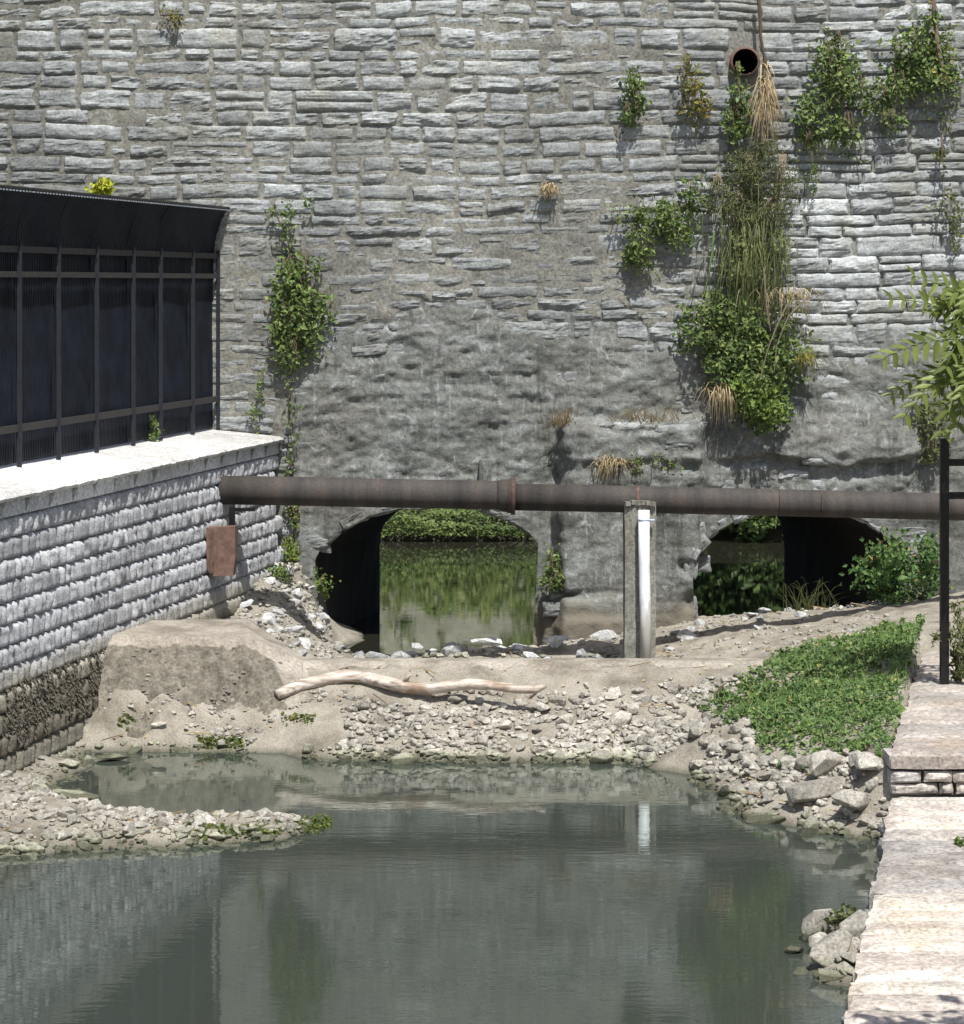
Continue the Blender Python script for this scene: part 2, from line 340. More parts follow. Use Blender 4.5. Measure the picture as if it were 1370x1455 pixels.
# ------------------------------------------------------------------ terrain of the creek (height field through control points)
CP = []
def cp(px, Y, Z): CP.append((X_(px, Y), Y, Z))
for Y in (6, 9, 12, 15, 17.5, 19.6):
    for X in (-7, -5, -3, -1, 1, 3, 5): CP.append((X, Y, -0.8))
for px, Y, Z in [(-60,22.3,.25),(0,22.2,.24),(60,22.2,.22),(150,21.8,.15),(250,21.7,.13),(350,21.75,.12),(420,21.8,.07),(462,21.8,-.05),(520,21.8,-.4),
    (-60,20.8,.02),(0,20.75,0),(100,20.95,.0),(250,21.05,.0),(400,21.45,.0),(-40,20.2,-.3),(100,20.3,-.35),(250,20.4,-.4),(400,20.7,-.4),
    (-40,23.6,.2),(20,23.4,.08),(60,23.1,.04),(110,22.75,.0),(200,22.3,.0),(330,22.2,.0),(430,22.05,.0),(200,22.7,-.1),(330,22.7,-.12),
    (170,24.2,-.12),(250,23.6,-.2),(400,23.6,-.3),(600,23.4,-.45),(800,23.2,-.45),(600,21.5,-.7),(800,21.5,-.7),(900,20.5,-.7),
    (60,24.5,.1),(100,24.9,.03),(130,25.4,.03),(120,26,.25),(160,26.2,.3),(200,25.75,.08),(250,25.45,.0),(300,25.4,.0),(400,25.3,.0),(500,24.95,.0),(600,24.9,0),(700,24.85,.0),(800,24.85,0),(900,24.78,.0),
    (980,24.2,.0),(1030,23.2,.0),(1045,22.5,.0),(200,25.1,-.12),(400,24.8,-.15),(600,24.4,-.2),(800,24.4,-.2),(900,24.2,-.2),(990,23.2,-.25),(1020,22.0,-.3),(1100,21.3,-.35),(1200,21.0,-.35),
    (1250,20.8,-.4),(165,26.0,.50),(185,25.9,.44),(200,26.0,.47),(230,25.95,.45),(225,25.7,.33),(300,26.05,.46),(380,26.0,.46),(420,26.1,.5),(250,25.7,.2),(350,25.7,.2),(1060,22.35,.03),(1100,22.2,.05),(1150,21.95,.08),(1200,21.9,.18),(1255,21.6,.22),
    (1010,24.6,.47),(1060,23.6,.30),(1100,23.3,.30),(1180,22.9,.42),(1265,21.8,.66),(1150,25,.6),(1250,24,.72),(1300,25.5,.80),(1240,22.6,.58),(1080,24.6,.5),
    (1060,26.45,.72),(1150,27.3,.76),(1250,28,.80),(1330,28.6,.85),(1400,28,.85),(1400,25,.75),(1450,23,.7),(1550,25,.9),(1600,30,1.0),
    (1190,17.8,.10),(1215,18.3,.16),(1215,17.4,.14),(1160,17.2,.0),(1110,18,-.35),(1150,16.2,-.5),(1190,16.3,-.3),(1190,19.3,-.4),(1230,17.0,.05),(1160,17.6,-.02),
    (330,28.5,.5),(250,28.4,.7),(350,30,.55),(400,31.5,.82),(425,32.6,1.05),(440,31,.25),(462,31.8,.15),(480,32.6,-.05),(500,31.2,.12),(560,31.3,.02),(600,31.5,.03),(650,31.8,.12),(700,31.8,.14),(760,31.8,.12),(840,31.8,.20),(380,29,.35),(440,28.5,.05),(300,31,.8),
    (485,30,.0),(500,28,-.12),(620,28,-.1),(760,28,-.1),(880,28.5,-.05),(560,30,-.2),(680,30,-.2),(780,31,-.15),(560,32.8,-.25),(700,32.8,-.25),(560,35.5,-.3),(750,35.5,-.3),
    (860,31.5,.02),(950,28.2,.1),(975,29.3,-.05),(960,30.5,.22),(1000,28.3,.3),(985,33,.34),(1050,31.2,.40),(1100,29,.5),(1150,31,.5),(1250,31.5,.7),(1300,30,.7),(1370,30,.8),(1450,32,.9),
    (1100,33,.40),(1200,33,.45),(1260,33,.5),(1050,34.6,-.2),(1150,34.8,-.3),(1250,35,-.3)]: cp(px, Y, Z)
for px in range(440, 1050, 60):
    for Y in (26.42, 25.9, 25.4): cp(px, Y, 0.448*(Y-24.85)-.0)
    cp(px, 26.9, -.08)
for px in (170, 230, 300, 350): cp(px, 26.35, .50); cp(px, 27.7, .8)
CP = np.array(CP)
D_ = np.hypot(CP[:, None, 0]-CP[None, :, 0], CP[:, None, 1]-CP[None, :, 1])
A_ = np.zeros((len(CP)+1,)*2); A_[:-1, :-1] = D_+np.eye(len(CP))*0.02; A_[-1, :-1] = 1; A_[:-1, -1] = 1
sol = np.linalg.solve(A_, np.append(CP[:, 2], 0))
GX0, GY0, GS = -8.0, 5.0, 0.055
gx = np.arange(GX0, 11.0, GS); gy = np.arange(GY0, 36.3, GS)
XX, YY = np.meshgrid(gx, gy)
ZZ = np.full(XX.shape, sol[-1])
for i in range(len(CP)): ZZ += sol[i]*np.hypot(XX-CP[i, 0], YY-CP[i, 1])
ZZ += 0.035*fbm(XX*1.8, YY*1.8, seed=3)+0.045*fbm(XX*6, YY*6, seed=5, oct=4, rough=.65)
rightside = XX > edgeX(YY)+np.where(YY < 21.6, .15, np.clip(YY-22, 0, 9)*.012-.02)
ZZ = np.where(rightside & (YY < 21.6), 0.05+0*ZZ, ZZ); ZZ = np.where(rightside & (YY >= 21.6) & (YY < 27.5), np.minimum(ZZ, 0.5), ZZ)
ZZ = np.where(XX < wallX(YY)-0.25, -0.4, ZZ)
ZZ = np.where((YY > 33.15) & ((XX < -2.3) | (XX > 5.6)), -0.5, ZZ)
def hit(px, py):              # where the sight line through a pixel meets the terrain
    Y = 12.0
    while Y < 33:
        if H-(py-402)/F*Y < max(ground(X_(px, Y), Y), -.02): break
        Y += .04
    return Y
def ground(X, Y):
    i = min(max((Y-GY0)/GS, 0), len(gy)-2.001); j = min(max((X-GX0)/GS, 0), len(gx)-2.001)
    a, b_ = int(i), int(j); u, w = i-a, j-b_
    return (ZZ[a, b_]*(1-u)*(1-w)+ZZ[a+1, b_]*u*(1-w)+ZZ[a, b_+1]*(1-u)*w+ZZ[a+1, b_+1]*u*w)
def grid_faces(ny, nx):
    i = np.arange((ny-1)*nx).reshape(ny-1, nx)[:, :-1].ravel()
    return np.stack([i, i+1, i+nx+1, i+nx], 1)
me = mesh_np('creek_bed', np.stack([XX.ravel(), YY.ravel(), ZZ.ravel()], 1), [grid_faces(*XX.shape)], M['silt'], smooth=True)
put('creek_bank', me, kind='structure')
# the wide ground under and around everything, the water sheet
b_ = MB(); b_.box((0, 200, -1.25), (900, 700, 0.5)); put('ground', b_.mesh('ground', M['soil']), kind='structure')
me = mesh_np('water', [[-14, 3, 0], [11, 3, 0], [11, 26.68, 0], [-14, 26.68, 0]], [[[0, 1, 2, 3]]], M['water']); put('water', me, kind='structure')
M['pond'] = M['water'].copy(); M['pond'].name = 'pond_water'
for n_ in M['pond'].node_tree.nodes:
    if n_.type == 'BSDF_DIFFUSE': n_.inputs[0].default_value = (0.026, 0.026, 0.018, 1)
    if n_.type == 'FRESNEL': n_.inputs['IOR'].default_value = 1.8
    if n_.type == 'BUMP': n_.inputs['Strength'].default_value = .012
me = mesh_np('pond', [[-24, 26.72, 0], [25, 26.72, 0], [25, 62, 0], [-24, 62, 0]], [[[0, 1, 2, 3]]], M['pond']); put('pond', me, kind='structure')
# raised land behind the block wall and on the far right
b_ = MB()
for (a, y0, y1) in ((0, 5, 19), (0, 19, 33)):
    q = np.array([[-60, y0, -.9], [wallX(y0)-1.0, y0, -.9], [wallX(y1)-1.0, y1, -.9], [-60, y1, -.9]]); t = q.copy(); t[:, 2] = 2.72
    b_.add(np.concatenate([q, t]), q=[[0, 3, 2, 1], [4, 5, 6, 7], [0, 1, 5, 4], [1, 2, 6, 5], [2, 3, 7, 6], [3, 0, 4, 7]])
put('upper_ground', b_.mesh('upper_ground', M['soil']), kind='structure')
b_ = MB(); b_.box((36, 19, 0.0), (50, 28, 2.2)); put('right_bank', b_.mesh('right_bank', M['soil']), kind='structure')

# ------------------------------------------------------------------ the great stone wall
WY = 33.0; K = F/WY
def wpx(X): return 685+X*K
def wpy(Z): return 402+(H-Z)*K
wall = thing('stone_wall', 'towering grey limestone block wall with two arched culverts, patched with rough concrete near its foot', 'stone wall', (0, WY, 0))
def poly(pts): return np.array([[(x-685)/K, H-(y-402)/K] for x, y in pts])
archL = poly([(470,960),(466,905),(456,880),(450,835),(448,795),(456,779),(470,765),(485,754),(500,745),(522,734),(545,727),(572,722),(600,719),(630,718),(660,720),(682,723),(702,729),(722,738),(742,749),(756,761),(765,773),(764,800),(761,850),(758,900),(757,960)])
archR = poly([(993,960),(988,880),(983,850),(981,820),(984,795),(992,778),(1006,764),(1022,752),(1040,742),(1062,733),(1090,727),(1120,723),(1150,722),(1180,724),(1208,730),(1232,740),(1252,756),(1264,776),(1270,810),(1270,880),(1270,960)])
def inside(poly_, X, Z):
    r = np.zeros(X.shape, bool); n = len(poly_)
    for i in range(n):
        x1, z1 = poly_[i]; x2, z2 = poly_[(i+1) % n]
        if z1 == z2: continue
        c_ = (z1 > Z) != (z2 > Z); xi = (x2-x1)*(Z-z1)/(z2-z1)+x1
        r ^= c_ & (X < xi)
    return r
def snap(poly_, pts):
    best = np.full(len(pts), 1e9); out = pts.copy(); n = len(poly_)
    for i in range(n):
        a = poly_[i]; d = poly_[(i+1) % n]-a; t = np.clip(((pts-a) @ d)/(d @ d), 0, 1)
        q = a+t[:, None]*d; e = np.hypot(*(pts-q).T); s_ = e < best
        best[s_] = e[s_]; out[s_] = q[s_]
    return out
def conc_line(px):          # lower limit of the bare stone, in pixels
    return np.interp(px, [0, 405, 418, 440, 560, 700, 860, 950, 1000, 1150, 1200, 1330, 1400], [900, 900, 470, 462, 446, 448, 452, 470, 500, 478, 482, 470, 470])
def relief(px, py, X, Z):
    edge = conc_line(px)-8+22*fbm(X*2.2, Z*3.5, seed=11)*2
    conc = sstep(-4, 5, py-edge)
    white = sstep(1105, 1150, px)*sstep(180, 215, py)
    d = (1-conc)*(-0.016-0.034*white-0.014*sstep(900, 1000, px)*(1-white)+0.016*fbm(X*4, Z*7, seed=2, oct=4, rough=.65)+0.012*fbm(X*.7, Z*.9, seed=14))
    ridg = 1-np.abs(fbm(X*1.9, Z*4.6, seed=21, oct=4))
    cn = 0.03+0.045*fbm(X*1.8, Z*3.6, seed=8, oct=5, rough=0.6)+0.045*(ridg-0.8)+0.030*fbm(X*7, Z*14, seed=9, oct=4, rough=.65)+.02*np.floor(2.5*fbm(X*2, Z*5, seed=19, oct=3))/2.5
    row = np.abs(((Z+.05*fbm(X*.8, Z, seed=71))/.2) % 1-.5)*2; col = np.abs(((X+.23*np.floor(Z/.2)+.1*fbm(X, Z*2, seed=72))/.55) % 1-.5)*2
    cn -= .016*sstep(.72, 1, row)*(.4+fbm(X*1.2, Z*2, seed=73))+.010*sstep(.88, 1, col)
    cn *= 1-.5*sstep(700, 760, py)
    fade = sstep(0, 1, (py-edge)/(70+50*fbm(X*1.3, Z*2, seed=74)))*(px > 420)+(px <= 420)
    d = d+conc*(cn*(.35+.65*fade)-.045*(1-fade))
    d = d*1.0; j = 8*fbm(X*3, Z*3, seed=40)
    butt = sstep(783, 800, px+j)*(1-sstep(985, 1010, px+j))*sstep(592, 612, py+j*.8-6*np.sin(px*.03))
    d += 0.38*butt
    lip = sstep(1000, 1060, px)*(1-sstep(1290, 1340, px))
    d += lip*(0.16*sstep(560, 640, py)*(1-sstep(650, 657, py+j*.8+6*np.sin(px*.025))))
    d += 0.10*sstep(985, 1010, px)*sstep(655, 668, py)*0.3
    # recessed broken strip across the buttress, cavity at its left corner
    d -= 0.13*butt*sstep(646, 654, py+j)*(1-sstep(664, 672, py+j))*sstep(800, 812, px)*(0.5+fbm(X*4, Z*1, seed=50))
    d -= 0.25*np.exp(-((px-796)/10)**2-((py-668)/26)**2)
    d -= 0.12*np.exp(-((px-976)/9)**2-((py-850)/12)**2)+0.10*np.exp(-((px-968)/8)**2-((py-800)/8)**2)
    # silted broken footing between the culverts
    ft = sstep(764, 775, px)*(1-sstep(882, 900, px))*sstep(838, 846, py+j)
    d += ft*(0.16+0.08*sstep(866, 876, py+j))
    d -= 0.20*np.exp(-((px-815)/28)**2-((py-842)/5)**2)
    # left pier edge beside the block wall
    d += 0.10*sstep(412, 420, px)*(1-sstep(452, 470, px))*sstep(600, 640, py)*0
    d -= 0.16*np.exp(-((px-411)/4.5)**2)*sstep(600, 620, py)
    return d, conc
ST = 0.03
wx = np.arange(-9, 9.01, ST); wz = np.arange(-0.75, 10.81, ST)
VX, VZ = np.meshgrid(wx, wz)
VX = VX+0.0; VZ = VZ+0.0
rm = np.zeros((len(wz)-1, len(wx)-1), bool)
cx_ = (VX[:-1, :-1]+VX[1:, 1:])/2; cz_ = (VZ[:-1, :-1]+VZ[1:, 1:])/2
for pl in (archL, archR):
    ins = inside(pl, cx_, cz_); rm |= ins
    vr = np.zeros(VX.shape, bool); vk = np.zeros(VX.shape, bool)
    for a in (0, 1):
        for c_ in (0, 1):
            vr[a:a+ins.shape[0], c_:c_+ins.shape[1]] |= ins; vk[a:a+ins.shape[0], c_:c_+ins.shape[1]] |= ~ins
    bd = vr & vk; p_ = snap(pl, np.stack([VX[bd], VZ[bd]], 1)); VX[bd] = p_[:, 0]; VZ[bd] = p_[:, 1]
rm |= np.hypot(cx_-373/K, cz_-(H+314/K)) < .17
dd, conc = relief(wpx(VX), wpy(VZ), VX, VZ)
def wall_y(X, Z):
    d, c_ = relief(np.array([wpx(X)]), np.array([wpy(Z)]), np.array([X]), np.array([Z])); return WY-float(d[0])
verts = np.stack([VX.ravel(), (-dd).ravel(), VZ.ravel()], 1)
fc = grid_faces(len(wz), len(wx)); keep = ~rm.ravel(); cm = conc[:-1, :-1].ravel() > 0.5
def submesh(name, sel, mt, smooth=False):
    f = fc[sel]; u, inv = np.unique(f, return_inverse=True)
    return mesh_np(name, verts[u], [inv.reshape(f.shape)], mt, np.full(len(u), .5), smooth)
part('mortar', submesh('mortar', keep & ~cm, M['mortar'], True), wall, (0, WY, 0))
part('concrete_patch', submesh('concrete_patch', keep & cm, M['concrete'], True), wall, (0, WY, 0))
# the wall's back and top
BY = 36.4
b_ = MB(); b_.box((0, 34.7, 10.9), (18.2, 3.7, 0.2)); part('top_slab', b_.mesh('top_slab', M['mortar'], off=(0, WY, 0)), wall, (0, WY, 0))
SL, SR = 0.207*3.4, -0.30*3.4
innerL = archL.copy(); innerL[:4, 0] = archL[4, 0]; innerL[-4:, 0] = archL[-5, 0]
bx_ = np.arange(-9, 9.01, 0.12); bz_ = np.arange(-0.75, 10.81, 0.12); BX, BZ = np.meshgrid(bx_, bz_); brm = np.zeros((len(bz_)-1, len(bx_)-1), bool)
cx_ = (BX[:-1, :-1]+BX[1:, 1:])/2; cz_ = (BZ[:-1, :-1]+BZ[1:, 1:])/2
for pl, sh in ((innerL, SL), (archR, SR)):
    pl = pl+np.array([sh, 0]); ins = inside(pl, cx_, cz_); brm |= ins
    vr = np.zeros(BX.shape, bool); vk = np.zeros(BX.shape, bool)
    for a in (0, 1):
        for c_ in (0, 1):
            vr[a:a+ins.shape[0], c_:c_+ins.shape[1]] |= ins; vk[a:a+ins.shape[0], c_:c_+ins.shape[1]] |= ~ins
    bd = vr & vk; p_ = snap(pl, np.stack([BX[bd], BZ[bd]], 1)); BX[bd] = p_[:, 0]; BZ[bd] = p_[:, 1]
part('back_face', mesh_np('back_face', np.stack([BX.ravel(), np.full(BX.size, BY-WY), BZ.ravel()], 1), [grid_faces(len(bz_), len(bx_))[~brm.ravel()]], M['mortar'], np.full(BX.size, .4)), wall, (0, WY, 0))
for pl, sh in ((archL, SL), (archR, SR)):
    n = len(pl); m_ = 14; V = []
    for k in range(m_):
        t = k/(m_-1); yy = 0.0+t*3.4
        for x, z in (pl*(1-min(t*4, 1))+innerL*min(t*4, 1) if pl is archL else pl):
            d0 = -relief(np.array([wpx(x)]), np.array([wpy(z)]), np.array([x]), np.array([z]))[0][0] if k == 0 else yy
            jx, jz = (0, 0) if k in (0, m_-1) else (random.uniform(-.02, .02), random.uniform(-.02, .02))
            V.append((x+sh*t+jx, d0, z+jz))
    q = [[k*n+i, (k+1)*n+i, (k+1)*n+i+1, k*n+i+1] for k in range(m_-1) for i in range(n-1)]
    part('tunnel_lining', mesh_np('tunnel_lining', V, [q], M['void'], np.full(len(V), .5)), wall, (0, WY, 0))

def rock_face(w, h, depth, seed, rough=0.035, cell=0.03):
    """a quarry-faced stone: rough front towards -Y, straight back"""
    nx = max(4, int(w/cell/1.25)); nz = max(5, int(h/cell*1.35)); u = np.linspace(-.5, .5, nx+1); v_ = np.linspace(-.5, .5, nz+1)
    U, V = np.meshgrid(u, v_); X = U*w; Z = V*h
    dx_, dz_ = (.5-abs(U))*w, (.5-abs(V))*h; cr_ = np.minimum(dx_, dz_)
    e = 1-(1-np.clip(dx_/.035, 0, 1))**2; e = e*(1-(1-np.clip(dz_/(.17*h), 0, 1))**2)
    f = fbm(X*4+seed, Z*13, seed, seed=seed, oct=4, rough=.6); g = fbm(X*2.2+seed*.37, Z*9+seed*3.3, seed*.7, seed=seed+5, oct=3)
    tt = g*3.2+.3*f; ch = np.floor(tt)+sstep(.72, 1.0, tt-np.floor(tt)); ch = ch/3.2     # flaked in steps
    Yf = .020-(.029*e+.82*rough*(0.55*f+1.0*ch)*e+.008*f)
    corner = np.clip(1-np.hypot(np.maximum(.06-dx_, 0), np.maximum(.06-dz_, 0))/.085, 0, 1); Yf += .02*(1-corner)
    jx = .028*fbm(Z*9, seed*1.7, seed=seed+2, oct=2)*(abs(U)*2)**3; X = X*(1-.02*(abs(U) > .49))+jx
    Z = Z+(abs(V)*2)**3*h*.13*fbm(X*5, seed*2.9+np.sign(V)*4, seed=seed+9, oct=3)
    F1 = np.stack([X, Yf, Z], -1).reshape(-1, 3)
    ring = [(0, j) for j in range(nx+1)]+[(i, nx) for i in range(1, nz+1)]+[(nz, j) for j in range(nx-1, -1, -1)]+[(i, 0) for i in range(nz-1, 0, -1)]
    ri = np.array([i*(nx+1)+j for i, j in ring]); Bk = F1[ri].copy(); Bk[:, 1] = depth
    m_ = len(ri); a = np.arange(m_); q2 = np.stack([ri[a], len(F1)+a, len(F1)+(a+1) % m_, ri[(a+1) % m_]], 1)
    return np.concatenate([F1, Bk]), np.concatenate([grid_faces(nz+1, nx+1), q2])
stones = []; z = -0.5; rng = random.Random(3)
while z < 10.7:
    py = wpy(z); h = rng.choice([.14, .165, .185, .20, .22, .27, .16, .19, .21])
    x = -9.0+rng.uniform(0, .4)
    while x < 9:
        w = rng.choice([.28, .36, .45, .52, .6, .7, .85, .55, .42, 1.05]); px = wpx(x+w/2); pym = wpy(z+h/2)
        if 1150 < px < 1400 and 200 < pym < 460: w = max(w, .42)*1.08; px = wpx(x+w/2)
        if pym < conc_line(px)+(95 if 425 < px < 1400 else -6)+8*rng.uniform(-1, 1):
            if rng.random() < 0.13 and h > .19:          # two thin stones bedded in one course
                stones.append((x, z, w, h*.47)); stones.append((x, z+h*.53, w, h*.47))
            else: stones.append((x, z, w, h))
        x += w
    z += h
DX, DZ = 373/K, H+314/K; new = []
for (x, z, w, h) in stones:
    zc = min(max(DZ, z), z+h); r_ = .235**2-(zc-DZ)**2
    if r_ > 0 and x < DX+r_**.5 and x+w > DX-r_**.5:
        r_ = r_**.5
        if DX-r_-x > .1: new.append((x, z, DX-r_-x, h))
        if x+w-DX-r_ > .1: new.append((DX+r_, z, x+w-DX-r_, h))
    else: new.append((x, z, w, h))
stones = new
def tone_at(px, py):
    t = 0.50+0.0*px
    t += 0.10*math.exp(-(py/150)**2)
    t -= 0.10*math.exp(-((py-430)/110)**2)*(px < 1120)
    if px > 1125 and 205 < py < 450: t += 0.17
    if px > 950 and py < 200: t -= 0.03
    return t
big = sorted(range(len(stones)), key=lambda i: -(stones[i][2]*stones[i][3] if (0 < wpx(stones[i][0]+stones[i][2]/2) < 1370 and 0 < wpy(stones[i][1]+stones[i][3]/2) < 640 and not (wpx(stones[i][0]+stones[i][2]/2) < 300 and wpy(stones[i][1]) > 290)) else 0))
bigset = set(big[:288]); rest = MB()
for i, (x, z, w, h) in enumerate(stones):
    px = wpx(x+w/2); py = wpy(z+h/2); tight = px > 1105 and py > 190; gap = rng.uniform(.004, .014) if tight else rng.uniform(.004, .024)
    view = -120 < px < 1500 and -60 < py < 640
    v, q = rock_face(w-gap, h-gap*.45, 0.22, i+1, rough=rng.choice([.010, .018, .025, .04, .05]), cell=.028 if view else .06)
    proud = rng.uniform(-.010, .016)+(.012 if px < 900 and py > 330 else 0); cx, cz = x+w/2, z+h/2
    a = rng.uniform(-.012, .012); rot = np.array([[math.cos(a), 0, -math.sin(a)], [0, 1, 0], [math.sin(a), 0, math.cos(a)]]); v = v @ rot.T
    v[:, 2] += .055*vnoise((v[:, 0]+cx)*.45, (cz+v[:, 2])*.6, seed=61)+.02*vnoise((v[:, 0]+cx)*1.6, (cz+v[:, 2])*1.4, seed=62)
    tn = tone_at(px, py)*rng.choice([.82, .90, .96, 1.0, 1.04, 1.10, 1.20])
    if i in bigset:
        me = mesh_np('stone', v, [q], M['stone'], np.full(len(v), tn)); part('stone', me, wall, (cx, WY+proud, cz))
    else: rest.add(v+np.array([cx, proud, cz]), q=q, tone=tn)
part('stone', rest.mesh('stone', M['stone']), wall, (0, WY, 0), kind='stuff')
# single stones laid bare in the concrete: (x0, y0, x1, y1) in wall pixels, proud metres, tone
for (x0, y0, x1, y1, pr, tn) in [(908,668,958,700,.34,.55),(958,664,985,690,.30,.55),(800,642,835,700,.20,.62),(930,602,985,614,.34,.68),(870,600,925,612,.33,.66),
        (938,612,985,640,.33,.38),(1060,660,1095,700,.13,.62),(1102,664,1150,705,.12,.66),(1020,668,1058,702,.12,.5),(1150,682,1192,706,.10,.6),(948,740,1000,757,.20,.6),(952,772,978,800,.20,.60),(950,800,976,815,.18,.55),(955,818,980,845,.15,.5),
        (985,790,1010,812,.06,.55),(960,850,990,880,.12,.48),(1140,648,1190,660,.22,.6),(1040,646,1085,660,.22,.55),(1275,745,1320,775,.08,.55),(1285,778,1335,805,.08,.5),
        (425,755,470,785,.10,.46),(395,700,412,760,.05,.62),(396,622,414,690,.06,.55),(780,838,845,850,.22,.5),(770,852,842,872,.30,.36),(848,600,872,614,.33,.6),(975,520,1010,560,.08,.55),(952,560,1000,580,.08,.5),(1280,300,1330,330,.05,.7)]:
    w, h = (x1-x0)/K, (y1-y0)/K; cx, cz = ((x0+x1)/2-685)/K, H-((y0+y1)/2-402)/K
    v, q = rock_face(w, h, .25, int(x0+y0), rough=.05); sy = wall_y(cx, cz); ins_ = .0 if pr < .3 else .0; part('exposed_stone', mesh_np('exposed_stone', v, [q], M['stone'], np.full(len(v), tn*.82)), wall, (cx, max(sy+.0, WY-pr-.05)+.006, cz))
# arch stones
for pl, rngs, nm in ((archL, (5, 21), .40), (archR, (3, 17), .5)):
    seg = pl[rngs[0]:rngs[1]]; seg = seg[::2] if pl is archL else seg
    for i in range(len(seg)-1):
        a, c_ = Vector((seg[i][0], 0, seg[i][1])), Vector((seg[i+1][0], 0, seg[i+1][1])); L = (c_-a).length
        v, q = rock_face(L*.97, .13+.05*random.random(), .25, 300+i, rough=.05, cell=.025); ang = math.atan2(c_.z-a.z, c_.x-a.x)
        rot = np.array([[math.cos(ang), 0, -math.sin(ang)], [0, 1, 0], [math.sin(ang), 0, math.cos(ang)]]); v = v @ rot.T
        mid = (a+c_)/2+Vector((-math.sin(ang), 0, math.cos(ang)))*0.045
        pr = .06+.05*random.random(); ok = not (pl is archL and i > 7 and False)
        part('arch_stone', mesh_np('arch_stone', v, [q], M['concrete' if pl is archL else 'stone'], np.full(len(v), random.uniform(.38, .56))), wall, (mid.x, wall_y(mid.x, mid.z+.05)+.02-pr*.3, mid.z))
# stub of an old post set in the render behind the pipe
b_ = MB(); p = P(690, 680, 32.85); b_.box((p.x, 32.86, p.z), (.16, .2, .5)); part('stub', b_.mesh('stub', M['concrete'], off=p), wall, p)

# round drain in the wall
c0 = P(1058, 88, WY); dr = thing('drain_pipe', 'round rusty drain opening high in the stone wall', 'drain pipe', (c0.x, WY-.02, c0.z))
V = []; n = 28; prof = [(.185, -.10), (.20, -.12), (.205, .05), (.165, -.10), (.16, .9)]
order = [(.198, .16), (.192, -.05), (.165, -.055), (.160, .9), (0.0, .9)]
for r, y in order:
    for k in range(n):
        t = 2*math.pi*k/n; V.append((r*math.cos(t), y, r*math.sin(t)))
q = [[j*n+k, j*n+(k+1) % n, (j+1)*n+(k+1) % n, (j+1)*n+k] for j in range(len(order)-1) for k in range(n)]
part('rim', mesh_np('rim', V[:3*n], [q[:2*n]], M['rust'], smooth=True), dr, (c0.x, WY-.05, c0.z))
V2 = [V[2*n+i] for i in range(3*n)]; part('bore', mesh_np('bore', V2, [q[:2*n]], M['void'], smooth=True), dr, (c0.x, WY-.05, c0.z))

# ------------------------------------------------------------------ split-face block wall on the left
bw = thing('block_wall', 'pale grey split-face block retaining wall under the black fence, stained brown towards the water', 'retaining wall', (wallX(24), 24, 0))
dirv = Vector((.207, 1, 0)).normalized(); nrm = Vector((dirv.y, -dirv.x, 0)); ang = math.atan2(dirv.y, dirv.x)
BL, BH = .45, .2
def block_mesh(seed, L=BL, Hh=BH, cap=False):
    nx, nz = 22, 8; u = np.linspace(-.5, .5, nx+1); v_ = np.linspace(-.5, .5, nz+1); U, V = np.meshgrid(u, v_)
    r = random.Random(seed); ph = r.uniform(0, 6); nl = r.choice([2, 2, 3, 3]); wob = r.uniform(.1, .35); soft = seed % 2
    X = U*(L-.012); Z = V*(Hh-.004)
    lob = .45*fbm(U*5+seed, V*3, seed, seed=seed+60)+np.abs(np.sin(math.pi*nl*(U+.5)+wob*np.sin(7*U+ph)+.5*fbm(U*6, V*2, seed, seed=seed+40)))**.6
    topr = 1-np.clip((V-.25)/.25, 0, 1)**2.0
    e = np.minimum((.5-abs(U))*L/.03, 1)
    d = (0.006+(0.022 if soft else .046)*lob*topr+(.034 if soft else .02)*topr+0.020*fbm(X*18, Z*(3 if soft else 5), seed, seed=seed, oct=4, rough=.6))*(.12+.88*e)
    d *= 1-.35*np.clip((-V-.38)/.12, 0, 1)
    Z = Z-(V > .3)*(.004 if soft else .022)*np.clip(1-lob, 0, 1)
    F1 = np.stack([X, -d, Z], -1).reshape(-1, 3)
    ring = [(0, j) for j in range(nx+1)]+[(i, nx) for i in range(1, nz+1)]+[(nz, j) for j in range(nx-1, -1, -1)]+[(i, 0) for i in range(nz-1, 0, -1)]
    ri = np.array([i*(nx+1)+j for i, j in ring]); Bk = F1[ri].copy(); Bk[:, 1] = .25
    m_ = len(ri); a = np.arange(m_); q2 = np.stack([ri[a], len(F1)+a, len(F1)+(a+1) % m_, ri[(a+1) % m_]], 1)
    return np.concatenate([F1, Bk]), np.concatenate([grid_faces(nz+1, nx+1), q2])
rotm = np.array([[dirv.x, -nrm.x, 0], [dirv.y, -nrm.y, 0], [0, 0, 1]])   # local x along wall, local -y outwards
# local axes: x -> dirv, -y -> nrm
BV = [block_mesh(s) for s in range(22)]
BM = [mesh_np('block', (v @ rotm.T), [q], M['block'], smooth=True) for v, q in BV]
br = MB(); cnt = 0
NR = 13; z0 = -0.12
for row in range(-1, NR):
    zc = z0+row*BH+BH/2; set_ = 0.012*(NR-row)
    s0 = 33.0-(BL/2 if row % 2 else 0)
    k = 0
    while True:
        Yc = s0-(k+.5)*BL*dirv.y; k += 1
        if Yc < 12: break
        base = Vector((wallX(Yc), Yc, zc))+nrm*(set_-.035+random.uniform(-.006, .006)); vi = random.randrange(11)*2+(row % 2 if random.random() < .85 else 1-row % 2)
        px = 685+F*base.x/base.y; vis = px > -6 and zc > -.05
        if vis and cnt < 299: part('block', BM[vi], bw, base); cnt += 1
        else: br.add(BV[vi][0] @ rotm.T+np.array(base), q=BV[vi][1])
part('block', br.mesh('block', M['block'], True, off=(wallX(24), 24, 0)), bw, (wallX(24), 24, 0), kind='stuff')
ztop = z0+NR*BH                                  # 2.48
